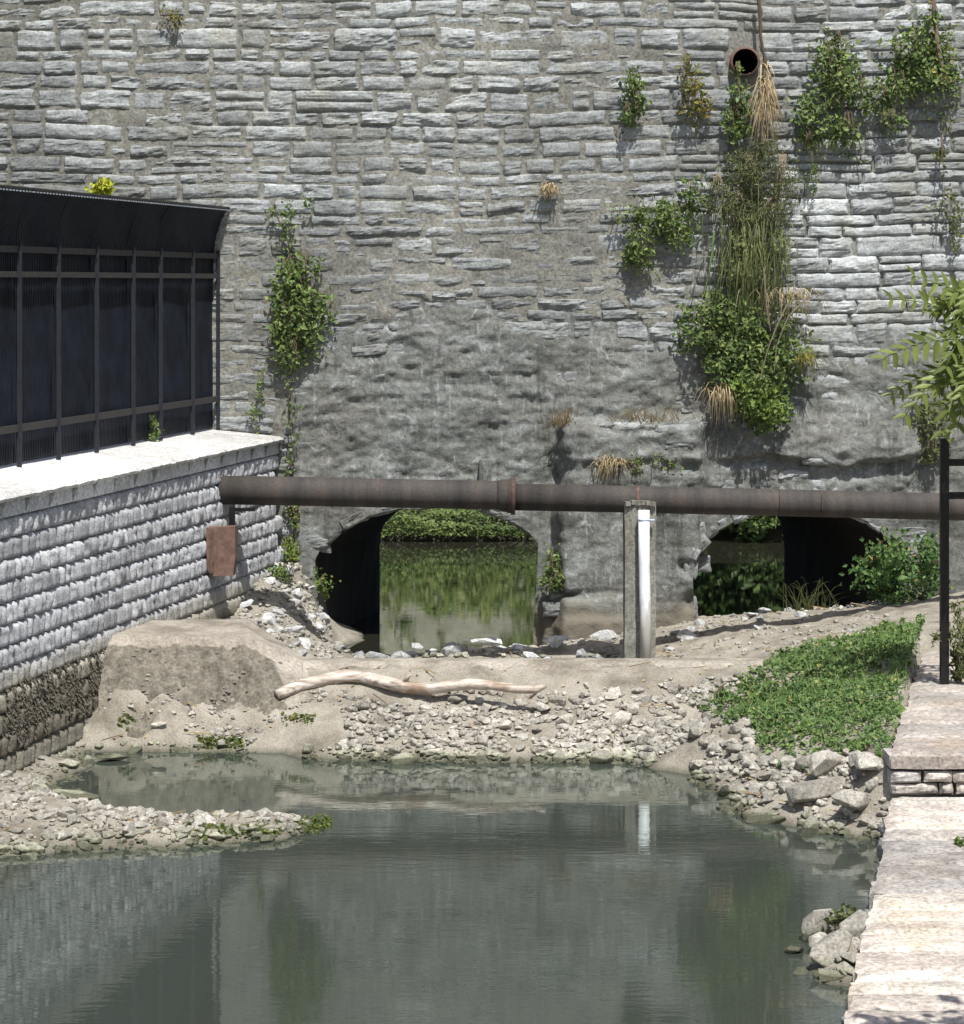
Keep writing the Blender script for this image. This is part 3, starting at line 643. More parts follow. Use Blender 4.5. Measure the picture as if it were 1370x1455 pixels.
# coping slabs
def coping(Yc, L, seed):
    nx = 16; r = random.Random(seed); V = []; z_b, z_f, z_k = ztop+.003, 2.70, 2.80
    for i in range(nx+1):
        u = (i/nx-.5)*(L-.008); j = .018*float(fbm(u*14, seed, seed=seed)); j2 = .02*float(fbm(u*20, seed+4, seed=seed))
        V += [(u, .95, z_b), (u, -.035+j*.3, z_b), (u, -.03+j*.3, z_f-.07), (u, -.085+j2, z_f-.062+j*.6), (u, -.105+j2, z_f-.03+j*.5), (u, -.05+j2, z_f+.004), (u, .95, z_k)]
    q = [[i*7+a, (i+1)*7+a, (i+1)*7+a+1, i*7+a+1] for i in range(nx) for a in range(6)]
    q += [[i*7+6, (i+1)*7+6, (i+1)*7, i*7] for i in range(nx)]
    me_v = (np.array(V)-np.array([0, 0, 2.6])) @ rotm.T
    n_ = len(V); t = [[0, 1, 2, 3], [0, 3, 4, 5], [n_-7, n_-4, n_-5, n_-6], [n_-7, n_-2, n_-3, n_-4]]; t3 = [[0, 5, 6], [n_-7, n_-1, n_-2]]
    return mesh_np('coping_slab', me_v, [q+t, t3], M['coping'], np.full(n_, random.uniform(.48, .55)))
Yc = 32.95; i = 0
while Yc > 12:
    L = .62; yc = Yc-L/2*dirv.y; part('coping_slab', coping(yc, L, i), bw, (wallX(yc), yc, 2.6)); Yc -= L*dirv.y; i += 1

# ------------------------------------------------------------------ black security fence
def fX(Y): return -3.48+.207*(Y-33)
fe = thing('security_fence', 'tall black corrugated security fence with outward flared top on the white coping', 'fence', (fX(27), 27, 2.75))
FO = Vector((fX(27), 27, 2.75)); FB = 2.79
posts = [33.0, 31.98, 30.76, 29.8, 28.6, 27.45, 26.36, 25.2, 24.05, 22.9, 21.75, 20.6, 19.4, 18.2]
for i, Y in enumerate(posts):
    b_ = MB(); o = Vector((fX(Y), Y, FB))+nrm*.045
    b_.box((o.x, o.y, (FB+5.12)/2+.0), (.026, .045, 5.12-FB), ang); part('post', b_.mesh('post', M['fence_post'], off=o), fe, o)
for i in range(len(posts)-1):
    Ya, Yb = posts[i+1], posts[i]; L = (Yb-Ya)/dirv.y; mid = Vector((fX((Ya+Yb)/2), (Ya+Yb)/2, 0))
    for zr, hh in ((5.05, .068), (4.79, .062), (3.19, .075)):
        b_ = MB(); o = mid+nrm*.03+Vector((0, 0, zr)); b_.box(o, (L-.06, .03, hh), ang); part('rail', b_.mesh('rail', M['fence_rail'], off=o), fe, o)
    # corrugated sheet, folded into narrow upright pickets
    L += .05; n_ = int(L/.045); V = []; q = []
    pts = []
    for k in range(n_):
        s = -L/2+L*k/n_; p4 = L/n_
        pts += [(s, 0), (s+p4*.55, 0), (s+p4*.6, -.022), (s+p4*.98, -.022)]
    pts.append((L/2, 0)); m_ = len(pts)
    for (s, d) in pts:
        for zz_ in (FB+.03, 3.5, 4.2, 5.0):
            w_ = .012*math.sin(s*3+zz_*5+i); V.append(tuple(mid+dirv*s+nrm*(d-.03+w_)+Vector((0, 0, zz_))))
    q = [[a*4+c_, (a+1)*4+c_, (a+1)*4+c_+1, a*4+c_+1] for a in range(m_-1) for c_ in range(3)]
    part('picket_sheet', mesh_np('picket_sheet', np.array(V)-np.array([mid.x, mid.y, 3]), [q], M['fence_dark']), fe, (mid.x, mid.y, 3))
    V = []
    prof = [(0, 4.98), (.0, 5.12), (.012, 5.22), (.035, 5.32), (.07, 5.42), (.115, 5.52), (.17, 5.62), (.20, 5.67)]
    for (s, d) in pts:
        for (o_, zz_) in prof:
            w_ = .010*math.sin(s*4+zz_*6+i); V.append(tuple(mid+dirv*s+nrm*(d*.6-.02+o_+w_)+Vector((0, 0, zz_))))
    m8 = len(prof); q = [[a*m8+c_, (a+1)*m8+c_, (a+1)*m8+c_+1, a*m8+c_+1] for a in range(m_-1) for c_ in range(m8-1)]
    part('flared_top', mesh_np('flared_top', np.array(V)-np.array([mid.x, mid.y, 5]), [q], M['fence_dark']), fe, (mid.x, mid.y, 5))
    b_ = MB(); a0 = mid-dirv*(L/2)+nrm*.185+Vector((0, 0, 5.675)); a1 = mid+dirv*(L/2)+nrm*.185+Vector((0, 0, 5.675))
    b_.tube([a0, a1], .018, 6); part('top_rod', b_.mesh('top_rod', M['black'], off=mid), fe, mid)
    b_ = MB(); n2 = int(L/.085)
    for k in range(n2): b_.box(a0+(a1-a0)*((k+.5)/n2)+nrm*.022-Vector((0, 0, .03)), (.035, .01, .014), ang)
    part('wire_tie', b_.mesh('wire_tie', M['tie'], off=mid), fe, mid, kind='stuff')

# ------------------------------------------------------------------ weir
we = thing('concrete_weir', 'silt covered concrete weir crossing the creek below the rusty pipe', 'weir', (0, 26.5, 0))
def loft(name, stations, mt, tone=.5, seed=1, amp=.012, sub=5):
    V = []; m_ = None
    for px, prof in stations:
        Pf = []
        for a in range(len(prof)-1):
            for s in range(sub): t = s/sub; Pf.append((prof[a][0]*(1-t)+prof[a+1][0]*t, prof[a][1]*(1-t)+prof[a+1][1]*t))
        Pf.append(prof[-1]); m_ = len(Pf)
        for Y, Z in Pf:
            x = X_(px, Y); j = amp*float(fbm(x*6, Y*6, Z*6, seed=seed)); V.append((x, Y-26.5-j, Z+j*.5))
    n_ = len(stations); q = [[i*m_+a, i*m_+a+1, (i+1)*m_+a+1, (i+1)*m_+a] for i in range(n_-1) for a in range(m_-1)]
    return mesh_np(name, V, [q], mt, np.full(len(V), tone), True)
stt = []
for px in range(430, 1090, 6):
    dz = .018*math.sin(px*.011)*0; stt.append((px, [(26.80, -.3), (26.80, .70+dz), (26.77, .735+dz), (26.52, .74+dz), (26.48, .73+dz), (26.2, .600), (25.8, .41), (25.3, .15), (25.1, -.05)]))
part('crest', loft('crest', stt, M['weir'], .12, 4, .02), we, (0, 26.5, 0))
stt = []
for px in range(140, 452, 3):
    t = min(max((px-352)/80, 0), 1); zt = 1.0-t*.27; back = 27.9-t*1.05; base = .34+.0*t
    stt.append((px, [(back, -.2), (back, zt), (26.60, zt), (26.53, zt-.005), (26.46, zt-.06), (26.22-.10*t, .72-.17*t), (25.95-.15*t, .40-.02*t), (25.62-.3*t, .05), (25.45-.3*t, -.25)]))
me = loft('abutment', stt, M['weir'], 0, 9, .05, sub=9)
co = np.empty(len(me.vertices)*3); me.vertices.foreach_get('co', co); co = co.reshape(-1, 3); co[:, 1] -= .03*fbm(co[:, 0]*14, co[:, 2]*14, co[:, 1]*14, seed=66, oct=3)*(co[:, 1] < -.03); me.vertices.foreach_set('co', co.ravel())
co = np.empty(len(me.vertices)*3); me.vertices.foreach_get('co', co); co = co.reshape(-1, 3); pxa = 685+F*co[:, 0]/(co[:, 1]+26.5)
mudv = sstep(.02, .14, -co[:, 1])*(1-sstep(0, 40, pxa-(352+(1.0-co[:, 2])*75)))*sstep(.18, .42, co[:, 2]+.25*(1-sstep(200, 330, pxa))+.08*fbm(co[:, 0]*3, co[:, 2]*3, seed=12))
me.attributes['tone'].data.foreach_set('value', mudv*.9)
part('abutment', me, we, (0, 26.5, 0))
# flat pale lid on the abutment
b_ = MB()

# ------------------------------------------------------------------ rusty pipe with its concrete post and the white pipe
PY = 30.6
pp = thing('rusty_pipe', 'long rusty iron pipe spanning the creek in front of the stone wall', 'pipe', tuple(P(685, 705, PY)))
pts = [(300, 696), (420, 698), (560, 701), (700, 703.5)]
b_ = MB(); b_.tube([P(x, y, PY) for x, y in pts]+[P(722, 704.5, PY)], .174, 40); b_.tube([P(706, 704, PY), P(714, 704, PY), P(724, 704.4, PY)], [.176, .196, .20], 40)
o = P(500, 700, PY); part('pipe_length', b_.mesh('pipe_length', M['pipe'], True, off=o), pp, o)
b_ = MB(); b_.tube([P(722, 706, PY+.02), P(900, 709.5, PY+.02), P(1100, 714, PY+.02), P(1300, 719, PY+.02), P(1500, 724, PY+.02)], .162, 40)
o = P(1000, 712, PY); part('pipe_length', b_.mesh('pipe_length', M['pipe'], True, off=o), pp, o)
b_ = MB(); b_.tube([P(722, 704.5, PY), P(731, 705, PY)], [.205, .215], 40); b_.tube([P(726, 705, PY), P(732, 705, PY)], .226, 40); o = P(728, 704, PY); part('joint_collar', b_.mesh('joint_collar', M['seam'], True, off=o), pp, o)
b_ = MB(); b_.tube([P(903, 709.5, PY+.02), P(908, 709.6, PY+.02)], .168, 40); o = P(905, 710, PY); part('strap', b_.mesh('strap', M['rustring'], True, off=o), pp, o)
for px in (540, 1106, 1165): 
    b_ = MB(); yy = np.interp(px, [320, 722, 1500], [696, 704.5, 724]); b_.tube([P(px, yy, PY), P(px+1.6, yy, PY)], .176 if px < 722 else .1645, 40); o = P(px, yy, PY); part('weld_seam', b_.mesh('weld_seam', M['seam'], True, off=o), pp, o)

po = thing('concrete_post', 'square concrete post holding up the rusty pipe at its middle', 'post', tuple(P(910, 940, 30.6)))
b_ = MB(); o = P(910, 830, 30.6)
nst = 14; V = []; zb, zt = -.3, H-(717-402)/F*30.42
for k in range(nst+1):
    z = zb+(zt-zb)*k/nst
    for (x, y) in ((888, 30.42), (899, 30.40), (921, 30.40), (932, 30.44), (932, 30.80), (888, 30.80)):
        V.append((X_(x, 30.42)+random.uniform(-.006, .006), y+random.uniform(-.008, .008), z+(random.uniform(-.02, .02) if k == nst else 0)))
q = [[k*6+a, k*6+(a+1) % 6, (k+1)*6+(a+1) % 6, (k+1)*6+a] for k in range(nst) for a in range(6)]; t = [[nst*6, nst*6+1, nst*6+4, nst*6+5], [nst*6+1, nst*6+2, nst*6+3, nst*6+4]]
V = np.array(V); b_.add(V, q+t); part('shaft', b_.mesh('shaft', M['postconc'], off=o), po, o)
b_ = MB()
for k in range(6): b_.box(P(892+k*7, 716-3*random.random(), 30.40), (.06, .07, .05), random.random(), tone=.5)
o2 = P(910, 716, 30.4); part('mortar_pad', b_.mesh('mortar_pad', M['postconc'], off=o2), po, o2)
pv = thing('white_pipe', 'upright white plastic pipe strapped to the front of the concrete post', 'pipe', tuple(P(915, 945, 30.2)))
b_ = MB(); b_.tube([P(915, 725, 30.28), P(915.5, 800, 30.27), P(917, 870, 30.25), P(918, 960, 30.2)], .067, 24); o = P(915, 830, 30.25); part('tube', b_.mesh('tube', M['pvc'], True, off=o), pv, o)
b_ = MB(); b_.tube([P(915, 737, 30.28), P(915, 740, 30.28)], .071, 24); b_.box(P(923, 739, 30.33), (.12, .05, .018)); o = P(915, 738, 30.28); part('strap', b_.mesh('strap', M['blue'], True, off=o), pv, o)

# rusted plate box on the block wall
ru = thing('rusty_flap', 'rusty bent steel flap box fixed to the block wall below the pipe', 'flap', tuple(P(312, 783, 29.8)))
b_ = MB(); Yf = 29.75
fr_ = [(293, 750), (334, 748), (334, 795), (331, 818), (300, 819), (294, 808)]
Vf = [P(x, y, Yf) for x, y in fr_]; Vb = [p+Vector((.01, .22, -.005)) for p in Vf]; n = 6
b_.add([list(v) for v in Vf+Vb], q=[[i, (i+1) % n, n+(i+1) % n, n+i] for i in range(n)]+[[0, 1, 2, 5], [5, 2, 3, 4], [6, 11, 8, 7], [11, 10, 9, 8]])
o = P(312, 783, Yf); part('plate', b_.mesh('plate', M['rust'], off=o), ru, o)
b_ = MB(); b_.box(P(301, 783, Yf-.012), (.035, .03, .52)); part('lip', b_.mesh('lip', M['rustring'], off=o), ru, o)
b_ = MB(); b_.box(P(311, 760, Yf+.3)+Vector((-.02, 0, .0)), (.30, .12, .06)); b_.box(P(311, 800, Yf+.3)+Vector((-.02, 0, 0)), (.30, .12, .06)); part('bracket', b_.mesh('bracket', M['rust'], off=o), ru, o)
# dark steel hanger under the pipe's wall end
hg = thing('pipe_hanger', 'dark steel bracket under the pipe where it enters the block wall', 'bracket', tuple(P(330, 740, 30.5)))
b_ = MB(); b_.box(P(330, 745, 30.45), (.07, .07, .42)); o = P(330, 745, 30.45); part('strut', b_.mesh('strut', M['black'], off=o), hg, o)
b_ = MB(); b_.box(P(345, 724, 30.45), (.30, .05, .04)); part('arm', b_.mesh('arm', M['black'], off=o), hg, o)

# ------------------------------------------------------------------ stone walkway on the right
wk = thing('stone_walkway', 'stepped walkway of pale pinkish limestone slabs along the right edge of the creek', 'walkway', (4, 18, .3))
rng = random.Random(12)
def slab_mesh(w, d, h, seed, mt=None, tone=.5):
    nx, ny = max(4, int(w/.09)), max(4, int(d/.06)); u = np.linspace(-.5, .5, nx+1); v_ = np.linspace(-.5, .5, ny+1); U, V = np.meshgrid(u, v_)
    X = U*w; Y = V*d; e = np.minimum(np.minimum((.5-abs(U))*w, (.5-abs(V))*d)/.05, 1)
    Z = .010*e+.014*fbm(X*3+seed, Y*7, seed=seed, oct=4)*(.3+.7*e)-.014*(1-e)
    Y = Y+(abs(V) > .49)*.018*fbm(X*4, seed, seed=seed+3); X = X+(abs(U) > .49)*.03*fbm(Y*6, seed*2.1, seed=seed+7)+.2055*Y
    F1 = np.stack([X, Y, Z], -1).reshape(-1, 3)
    ring = [(0, j) for j in range(nx+1)]+[(i, nx) for i in range(1, ny+1)]+[(ny, j) for j in range(nx-1, -1, -1)]+[(i, 0) for i in range(ny-1, 0, -1)]
    ri = np.array([i*(nx+1)+j for i, j in ring]); Bk = F1[ri].copy(); Bk[:, 2] = -h
    m_ = len(ri); a = np.arange(m_); q2 = np.stack([ri[(a+1) % m_], ri[a], len(F1)+a, len(F1)+(a+1) % m_], 1)
    return mesh_np('slab', np.concatenate([F1, Bk]), [np.concatenate([grid_faces(ny+1, nx+1), q2])], mt or M['ledge'], np.full(len(F1)+m_, tone))
y = 9.0; i = 0
while y < 21.45:
    d = min(rng.uniform(.22, .5), 21.45-y) if y < 21.2 else 21.45-y
    x = edgeX(y+d/2)+rng.uniform(-.015, .02)
    while x < 6.4:
        w = rng.uniform(.8, 2.2); nm = .50+.10*rng.uniform(-1, 1)-(0.06 if y > 18.4 else -.05)
        part('slab', slab_mesh(w-.012, d-.010, .14, i, tone=nm), wk, (x+w/2, y+d/2, .35+rng.uniform(-.006, .006))); x += w; i += 1
    y += d
y = 21.5
while y < 28.6:
    d = rng.uniform(.5, 1.0); x = edgeX(y+d/2)+max(0, (y-22))*.012+rng.uniform(-.02, .02)
    while x < 7.0:
        w = rng.uniform(.9, 2.0); part('slab', slab_mesh(w-.01, d-.01, .12, i, tone=.40+.05*rng.uniform(-1, 1)), wk, (x+w/2, y+d/2, .69+rng.uniform(-.006, .006))); x += w; i += 1
    y += d
# three courses of the step face
for r, (zc, hh) in enumerate([(.615, .115), (.50, .105), (.395, .10)]):
    x = 3.46; k = 0
    W_ = [[.42, .52, .5, .6, .5], [.28, .26, .55, .5, .6, .4], [.42, .14, .6, .5, .6]][r]
    for w in W_:
        v, q = rock_face(w-.02, hh-.012, .4, 700+i, rough=.03, cell=.03)
        part('step_stone', mesh_np('step_stone', v, [q], M['ledge'], np.full(len(v), rng.uniform(.36, .52))), wk, (x+w/2, 21.50+rng.uniform(-.01, .02), zc)); x += w; i += 1
# the creek-side face of the walkway
for z_, hh, y0, y1 in [(-.52, .2, 10, 28), (-.32, .2, 10, 28), (-.115, .18, 10, 28), (.08, .17, 10, 28), (.43, .20, 21.6, 28), (.255, .15, 21.6, 28)]:
    y = y0
    while y < y1:
        w = rng.uniform(.35, .8); v, q = rock_face(w-.02, hh-.015, .3, 900+i, rough=.04, cell=.05)
        rr = np.array([[0, 1, 0], [-1, 0, 0], [0, 0, 1]]).T       # front faces -X
        v = v @ np.array([[0.2, -.98, 0], [.98, .2, 0], [0, 0, 1]])
        part('face_stone', mesh_np('face_stone', v, [q], M['stone'], np.full(len(v), rng.uniform(.35, .5))), wk, (edgeX(y+w/2)+.05+max(0, y-22)*.012, y+w/2, z_+hh/2)); y += w; i += 1
b_ = MB(); b_.box((5.6, 15.2, -.2), (2.4, 12.3, .6)); b_.box((6.2, 25.0, 0.1), (2.2, 6.8, .9)); part('core', b_.mesh('core', M['mortar'], off=(4, 18, .3)), wk, (4, 18, .3))

# ------------------------------------------------------------------ black railing on the right
ra = thing('metal_railing', 'black metal railing with tall end post beside the walkway at the right edge', 'railing', tuple(P(1342, 975, 25.26)))
b_ = MB(); p0 = P(1342, 982, 25.26); p1 = P(1342, 625, 25.26); b_.box((p0+p1)/2, (.082, .082, (p1-p0).z)); o = p0; part('post', b_.mesh('post', M['black'], off=o), ra, o)
b_ = MB(); b_.box(P(1342, 624, 25.26), (.095, .095, .02)); part('post_cap', b_.mesh('post_cap', M['black'], off=o), ra, o)
for yy in (657, 704):
    b_ = MB(); a = P(1346, yy, 25.26); b_.box(a+Vector((.75, 0, 0)), (1.5, .05, .07)); part('rail', b_.mesh('rail', M['black'], off=o), ra, o)
b_ = MB(); b_.box((p0+p1)/2+Vector((1.5, 0, 0)), (.082, .082, (p1-p0).z)); part('post', b_.mesh('post', M['black'], off=o), ra, o)

# ------------------------------------------------------------------ driftwood
lg = thing('driftwood_branch', 'bleached bent driftwood branch lying along the face of the weir', 'branch', tuple(P(560, 975, 26.0)))
sp = [(393, 988, 25.92, 8), (402, 984, 25.95, 9), (430, 973, 26.05, 8), (460, 966, 26.08, 8.5), (490, 961, 26.08, 9.5), (515, 962, 26.05, 9.5), (540, 968, 25.95, 9), (575, 976, 25.85, 8.5), (610, 979, 25.8, 8.5), (640, 975, 25.78, 8.5), (670, 972, 25.7, 7.5), (700, 974, 25.66, 7), (735, 979, 25.62, 6.2), (762, 980, 25.6, 5.5), (776, 974, 25.6, 3.0)]
b_ = MB(); b_.tube([P(x, y, Y) for x, y, Y, r in sp], [r*.0069 for *_, r in sp], 14, jitter=.13); o = P(560, 975, 26); part('trunk', b_.mesh('trunk', M['wood'], True, off=o), lg, o)
b_ = MB(); b_.tube([P(575, 970, 25.85), P(580, 962, 25.83), P(583, 959, 25.8)], [.03, .022, .012], 8); part('knot', b_.mesh('knot', M['wood'], True, off=o), lg, o)

# ------------------------------------------------------------------ rocks
def in_cover(X, Y):
    z = ground(X, Y); px = 685+F*X/Y; py = 402+(H-z)*F/Y
    if X > edgeX(Y)-.02+max(0, Y-22)*.012: return None
    top = np.interp(px, [1000, 1050, 1110, 1200, 1260, 1335], [1012, 962, 936, 915, 897, 886]); bot = np.interp(px, [1000, 1030, 1060, 1085, 1110, 1150, 1190, 1262], [1022, 1040, 1030, 1075, 1094, 1085, 1062, 1072])
    j = 11*float(vnoise(X*3, Y*3, seed=77))+8*float(vnoise(X*9, Y*9, seed=78))
    return z if top+j < py < bot+j else None
def rock_mesh(seed, flat=.6, mt='rock', tone=.5):
    r = random.Random(seed); bm = bmesh.new()
    for k in range(r.randint(11, 24)):
        v = Vector((r.gauss(0, 1), r.gauss(0, 1), r.gauss(0, 1))).normalized()
        v = Vector((v.x, v.y*.8, v.z*flat))*r.uniform(.8, 1.0)*.5; bm.verts.new(v)
    res = bmesh.ops.convex_hull(bm, input=bm.verts[:]); bmesh.ops.delete(bm, geom=[g for g in res['geom_interior'] if isinstance(g, bmesh.types.BMVert)], context='VERTS')
    bmesh.ops.bevel(bm, geom=bm.edges[:], offset=.018, segments=1, affect='EDGES')
    bmesh.ops.triangulate(bm, faces=bm.faces[:])
    me = bpy.data.meshes.new('rock'); bm.to_mesh(me); bm.free(); me.materials.append(M[mt])
    a = me.attributes.new('tone', 'FLOAT', 'POINT'); a.data.foreach_set('value', np.full(len(me.vertices), tone)); return me
RV = [rock_mesh(s, random.uniform(.45, .8), 'rock', random.uniform(.36, .60)) for s in range(16)]
RG = [rock_mesh(s+50, random.uniform(.45, .8), 'greyrock', random.uniform(.4, .56)) for s in range(10)]
def arr(me):
    v = np.empty(len(me.vertices)*3); me.vertices.foreach_get('co', v); f = np.array([p.vertices[:] for p in me.polygons]); return v.reshape(-1, 3), f
RA = [arr(m_) for m_ in RV]
def zone_ok(X, Y, z): return z > -.03
rr = random.Random(99); placed = []
def scatter(n, pxr, Yr, size, label, group, meshes, cond=None, name='rock', tries=60, sink=.22):
    k = 0; t = 0
    while k < n and t < n*tries:
        t += 1; px = rr.uniform(*pxr); Y = rr.uniform(*Yr); X = X_(px, Y); z = ground(X, Y)
        if z < -.06 or (cond and not cond(px, Y, X, z)): continue
        if z > .09 and t < n*tries*.5 and vnoise(X*1.1, Y*1.3, seed=55) < -.15: continue
        s = rr.uniform(*size)*(1 if rr.random() < .75 else 1.45)
        if any((X-a)**2+((Y-b__)*.9)**2 < ((s+c_)*.36)**2 for a, b__, c_ in placed): continue
        placed.append((X, Y, s)); o = bpy.data.objects.new(name, rr.choice(meshes)); C.objects.link(o)
        o.location = (X, Y, z+s*(.30-sink)-.03*s*rr.random()); o.scale = (s*rr.uniform(.85, 1.35), s, s*rr.uniform(.8, 1.15)); o.rotation_euler = (rr.uniform(-.4, .4), rr.uniform(-.4, .4), rr.uniform(0, 6.28))
        o['label'] = label(px, Y, s) if callable(label) else label; o['category'] = 'rock'; o['group'] = group; k += 1
def single(px, py, Y, dims, rot, label, v=0, mt=None):
    if py > 955: Y = hit(px, py+dims[2]*40)
    p = P(px, py, Y) if py < 955 else Vector((X_(px, Y), Y, max(ground(X_(px, Y), Y), 0)+dims[2]*.22)); o = bpy.data.objects.new('rock', (mt or RV)[v]); C.objects.link(o); o.location = p; o.scale = dims; o.rotation_euler = rot
    o['label'] = label; o['category'] = 'rock'; placed.append((p.x, p.y, max(dims)*.8)); return o
single(651, 992, 25.75, (.26, .2, .16), (0, 0, .3), 'flat topped rock propping the middle of the driftwood branch', 2)
single(98, 1084, 24.35, (.30, .2, .2), (0, .3, .5), 'smooth pale oval rock leaning at the foot of the block wall', 4)
single(160, 1078, 24.6, (.42, .3, .14), (0, 0, .1), 'flat pale slab lying at the left end of the small pool', 5)
single(110, 1131, 23.0, (.55, .3, .13), (0, .12, -.1), 'long flat rock sloping into the small pool beside the gravel bar', 6)
single(1160, 1120, 21.95, (.9, .5, .30), (0, -.16, .25), 'long tilted slab rising towards the walkway among the boulders', 7)
single(1090, 1165, 21.75, (.5, .4, .17), (0, 0, .1), 'flat mossy slab at the left tip of the boulders beside the water', 8)
single(1172, 1085, 22.6, (.5, .36, .42), (.1, 0, .9), 'upright pale boulder just below the green ground cover', 9)
single(1232, 1085, 22.0, (.5, .42, .42), (0, 0, 2), 'brown boulder wedged against the walkway below its step', 10)
single(1215, 1140, 21.6, (.6, .5, .42), (0, .2, 1), 'dark shaded boulder beside the walkway face', 11)
single(1165, 1320, 18.0, (.36, .28, .46), (.1, .3, .4), 'upright pale rock topping the rock cluster beside the lower walkway', 12)
single(1180, 1350, 17.6, (.46, .34, .3), (.1, -.5, .8), 'pale rounded rock in the middle of the rock cluster beside the lower walkway', 13)
single(1213, 1325, 17.9, (.42, .36, .42), (0, -.6, .2), 'brown slanting rock against the lower walkway edge', 14)
single(1165, 1392, 17.2, (.46, .3, .16), (0, 0, .1), 'mossy flat rock lowest in the rock cluster beside the lower walkway', 15)
single(1130, 1352, 17.75, (.2, .18, .14), (0, 0, .5), 'small pale rock at the left tip of the rock cluster by the lower walkway', 1)
single(1207, 1365, 17.4, (.2, .18, .16), (0, 0, 1.5), 'small pale rock touching the walkway edge in the lower rock cluster', 3)
single(790, 908, 31.6, (.42, .3, .22), (0, 0, .3), 'largest pale rock in the row behind the weir by the left culvert', 0, RG)
single(690, 912, 31.4, (.50, .3, .18), (0, 0, 0), 'long pale rock in the mouth of the left culvert behind the weir', 1, RG)
single(592, 918, 31.2, (.2, .16, .22), (0, .3, 0), 'small pointed white rock alone in front of the left culvert', 2, RG)
single(770, 1004, 25.6, (.34, .24, .2), (0, .3, .2), 'dark shadowed boulder below the right end of the driftwood', 3)
single(1085, 868, 31.6, (.22, .16, .14), (0, 0, 0), 'white rock lying on the silt ledge before the right culvert', 4, RG)
def by_place(base, cuts, row=None):
    def f(px, Y, s):
        w = next(t for c_, t in cuts if px < c_)
        d = '' if row is None else (', near water' if Y < row else ', higher up')
        return ('larger ' if s > .21 else '')+base+' '+w+d
    return f
scatter(108, (430, 1050), (24.6, 26.05), (.12, .23), by_place('pale angular rock', [(560, 'below the left part of the driftwood'), (700, 'below the middle of the driftwood'), (800, 'below the right end of the driftwood'), (920, 'on the gravel slope under the concrete post'), (2000, 'on the gravel slope left of the ground cover')], 25.25),
        'rocks on the slope below the weir', RV, lambda px, Y, X, z: z < .06+.36*rr.random()+.16*(px > 640))
scatter(22, (110, 430), (24.6, 26.0), (.08, .15), by_place('pale rock', [(220, 'between the block wall and the abutment foot'), (330, 'under the left half of the abutment'), (2000, 'under the right end of the abutment')]), 'rocks on the shore under the abutment', RV, lambda px, Y, X, z: z < .30)
scatter(56, (985, 1258), (21.3, 24.8), (.14, .29), by_place('rough beige boulder', [(1070, 'at the left end of the heap below the leaves'), (1140, 'in the left middle of the boulder heap'), (1200, 'in the right middle of the boulder heap'), (2000, 'in the heap against the walkway')]),
        'boulders below the ground cover', RV, lambda px, Y, X, z: z < .5 and in_cover(X, Y) is None and X < edgeX(Y)-.1)
scatter(9, (1125, 1222), (16.9, 18.4), (.12, .24), 'pale rock in the cluster beside the lower walkway', 'rocks beside the lower walkway', RV, lambda px, Y, X, z: X < edgeX(Y)-.08)
scatter(40, (-10, 455), (20.6, 23.4), (.13, .27), by_place('pale rock', [(120, 'on the gravel bar near the left edge'), (260, 'on the left half of the gravel bar'), (360, 'on the right half of the gravel bar'), (2000, 'at the tip of the gravel bar')], 21.8), 'rocks on the gravel bar', RV)
scatter(42, (345, 465), (29.6, 32.7), (.14, .30), by_place('white broken stone', [(395, 'at the left foot of the pile in the wall corner'), (430, 'in the middle of the pile in the wall corner'), (2000, 'beside the left edge of the left culvert')]), 'stones piled in the wall corner', RG)
scatter(26, (450, 885), (31.0, 32.2), (.18, .36), by_place('pale rock', [(640, 'in the left part of the row before the left culvert'), (770, 'in the right part of the row before the left culvert'), (2000, 'before the silted footing left of the concrete post')]), 'rocks in front of the left culvert', RG)
scatter(16, (940, 1240), (29.5, 32.6), (.10, .22), by_place('white stone', [(1040, 'on the silt right of the concrete post'), (1140, 'on the silt before the right culvert'), (2000, 'near the shrub by the right culvert')]), 'stones before the right culvert', RG)
# countless small gravel: one object
gb = MB(); nG = 0
for _ in range(110):
    px = rr.uniform(170, 420); u = rr.random(); Y = 26.44-.5*u; z = .90-.52*u-(.25*min(max((px-352)/80, 0), 1))*(1-u); s = rr.uniform(.02, .055); v, f = RA[rr.randrange(16)]
    gb.add(v*np.array([s*1.3, s, s])+np.array([X_(px, Y), Y-.03, z]), t=f, tone=rr.uniform(.2, .5))
gs = [(430, 1050, 24.6, 26.1, 3600, .035, .11), (130, 440, 24.6, 25.95, 1300, .02, .07), (985, 1262, 21.3, 24.8, 1500, .05, .13), (-30, 462, 20.6, 23.6, 2600, .03, .12), (340, 470, 29.5, 32.8, 1100, .04, .12),
      (940, 1260, 28, 32.8, 700, .03, .08), (440, 900, 30.6, 32.4, 700, .05, .13), (30, 160, 23.5, 26, 500, .03, .08), (1100, 1230, 16.8, 18.6, 120, .03, .08), (1060,1330,26.3,28.6,260,.02,.05)]
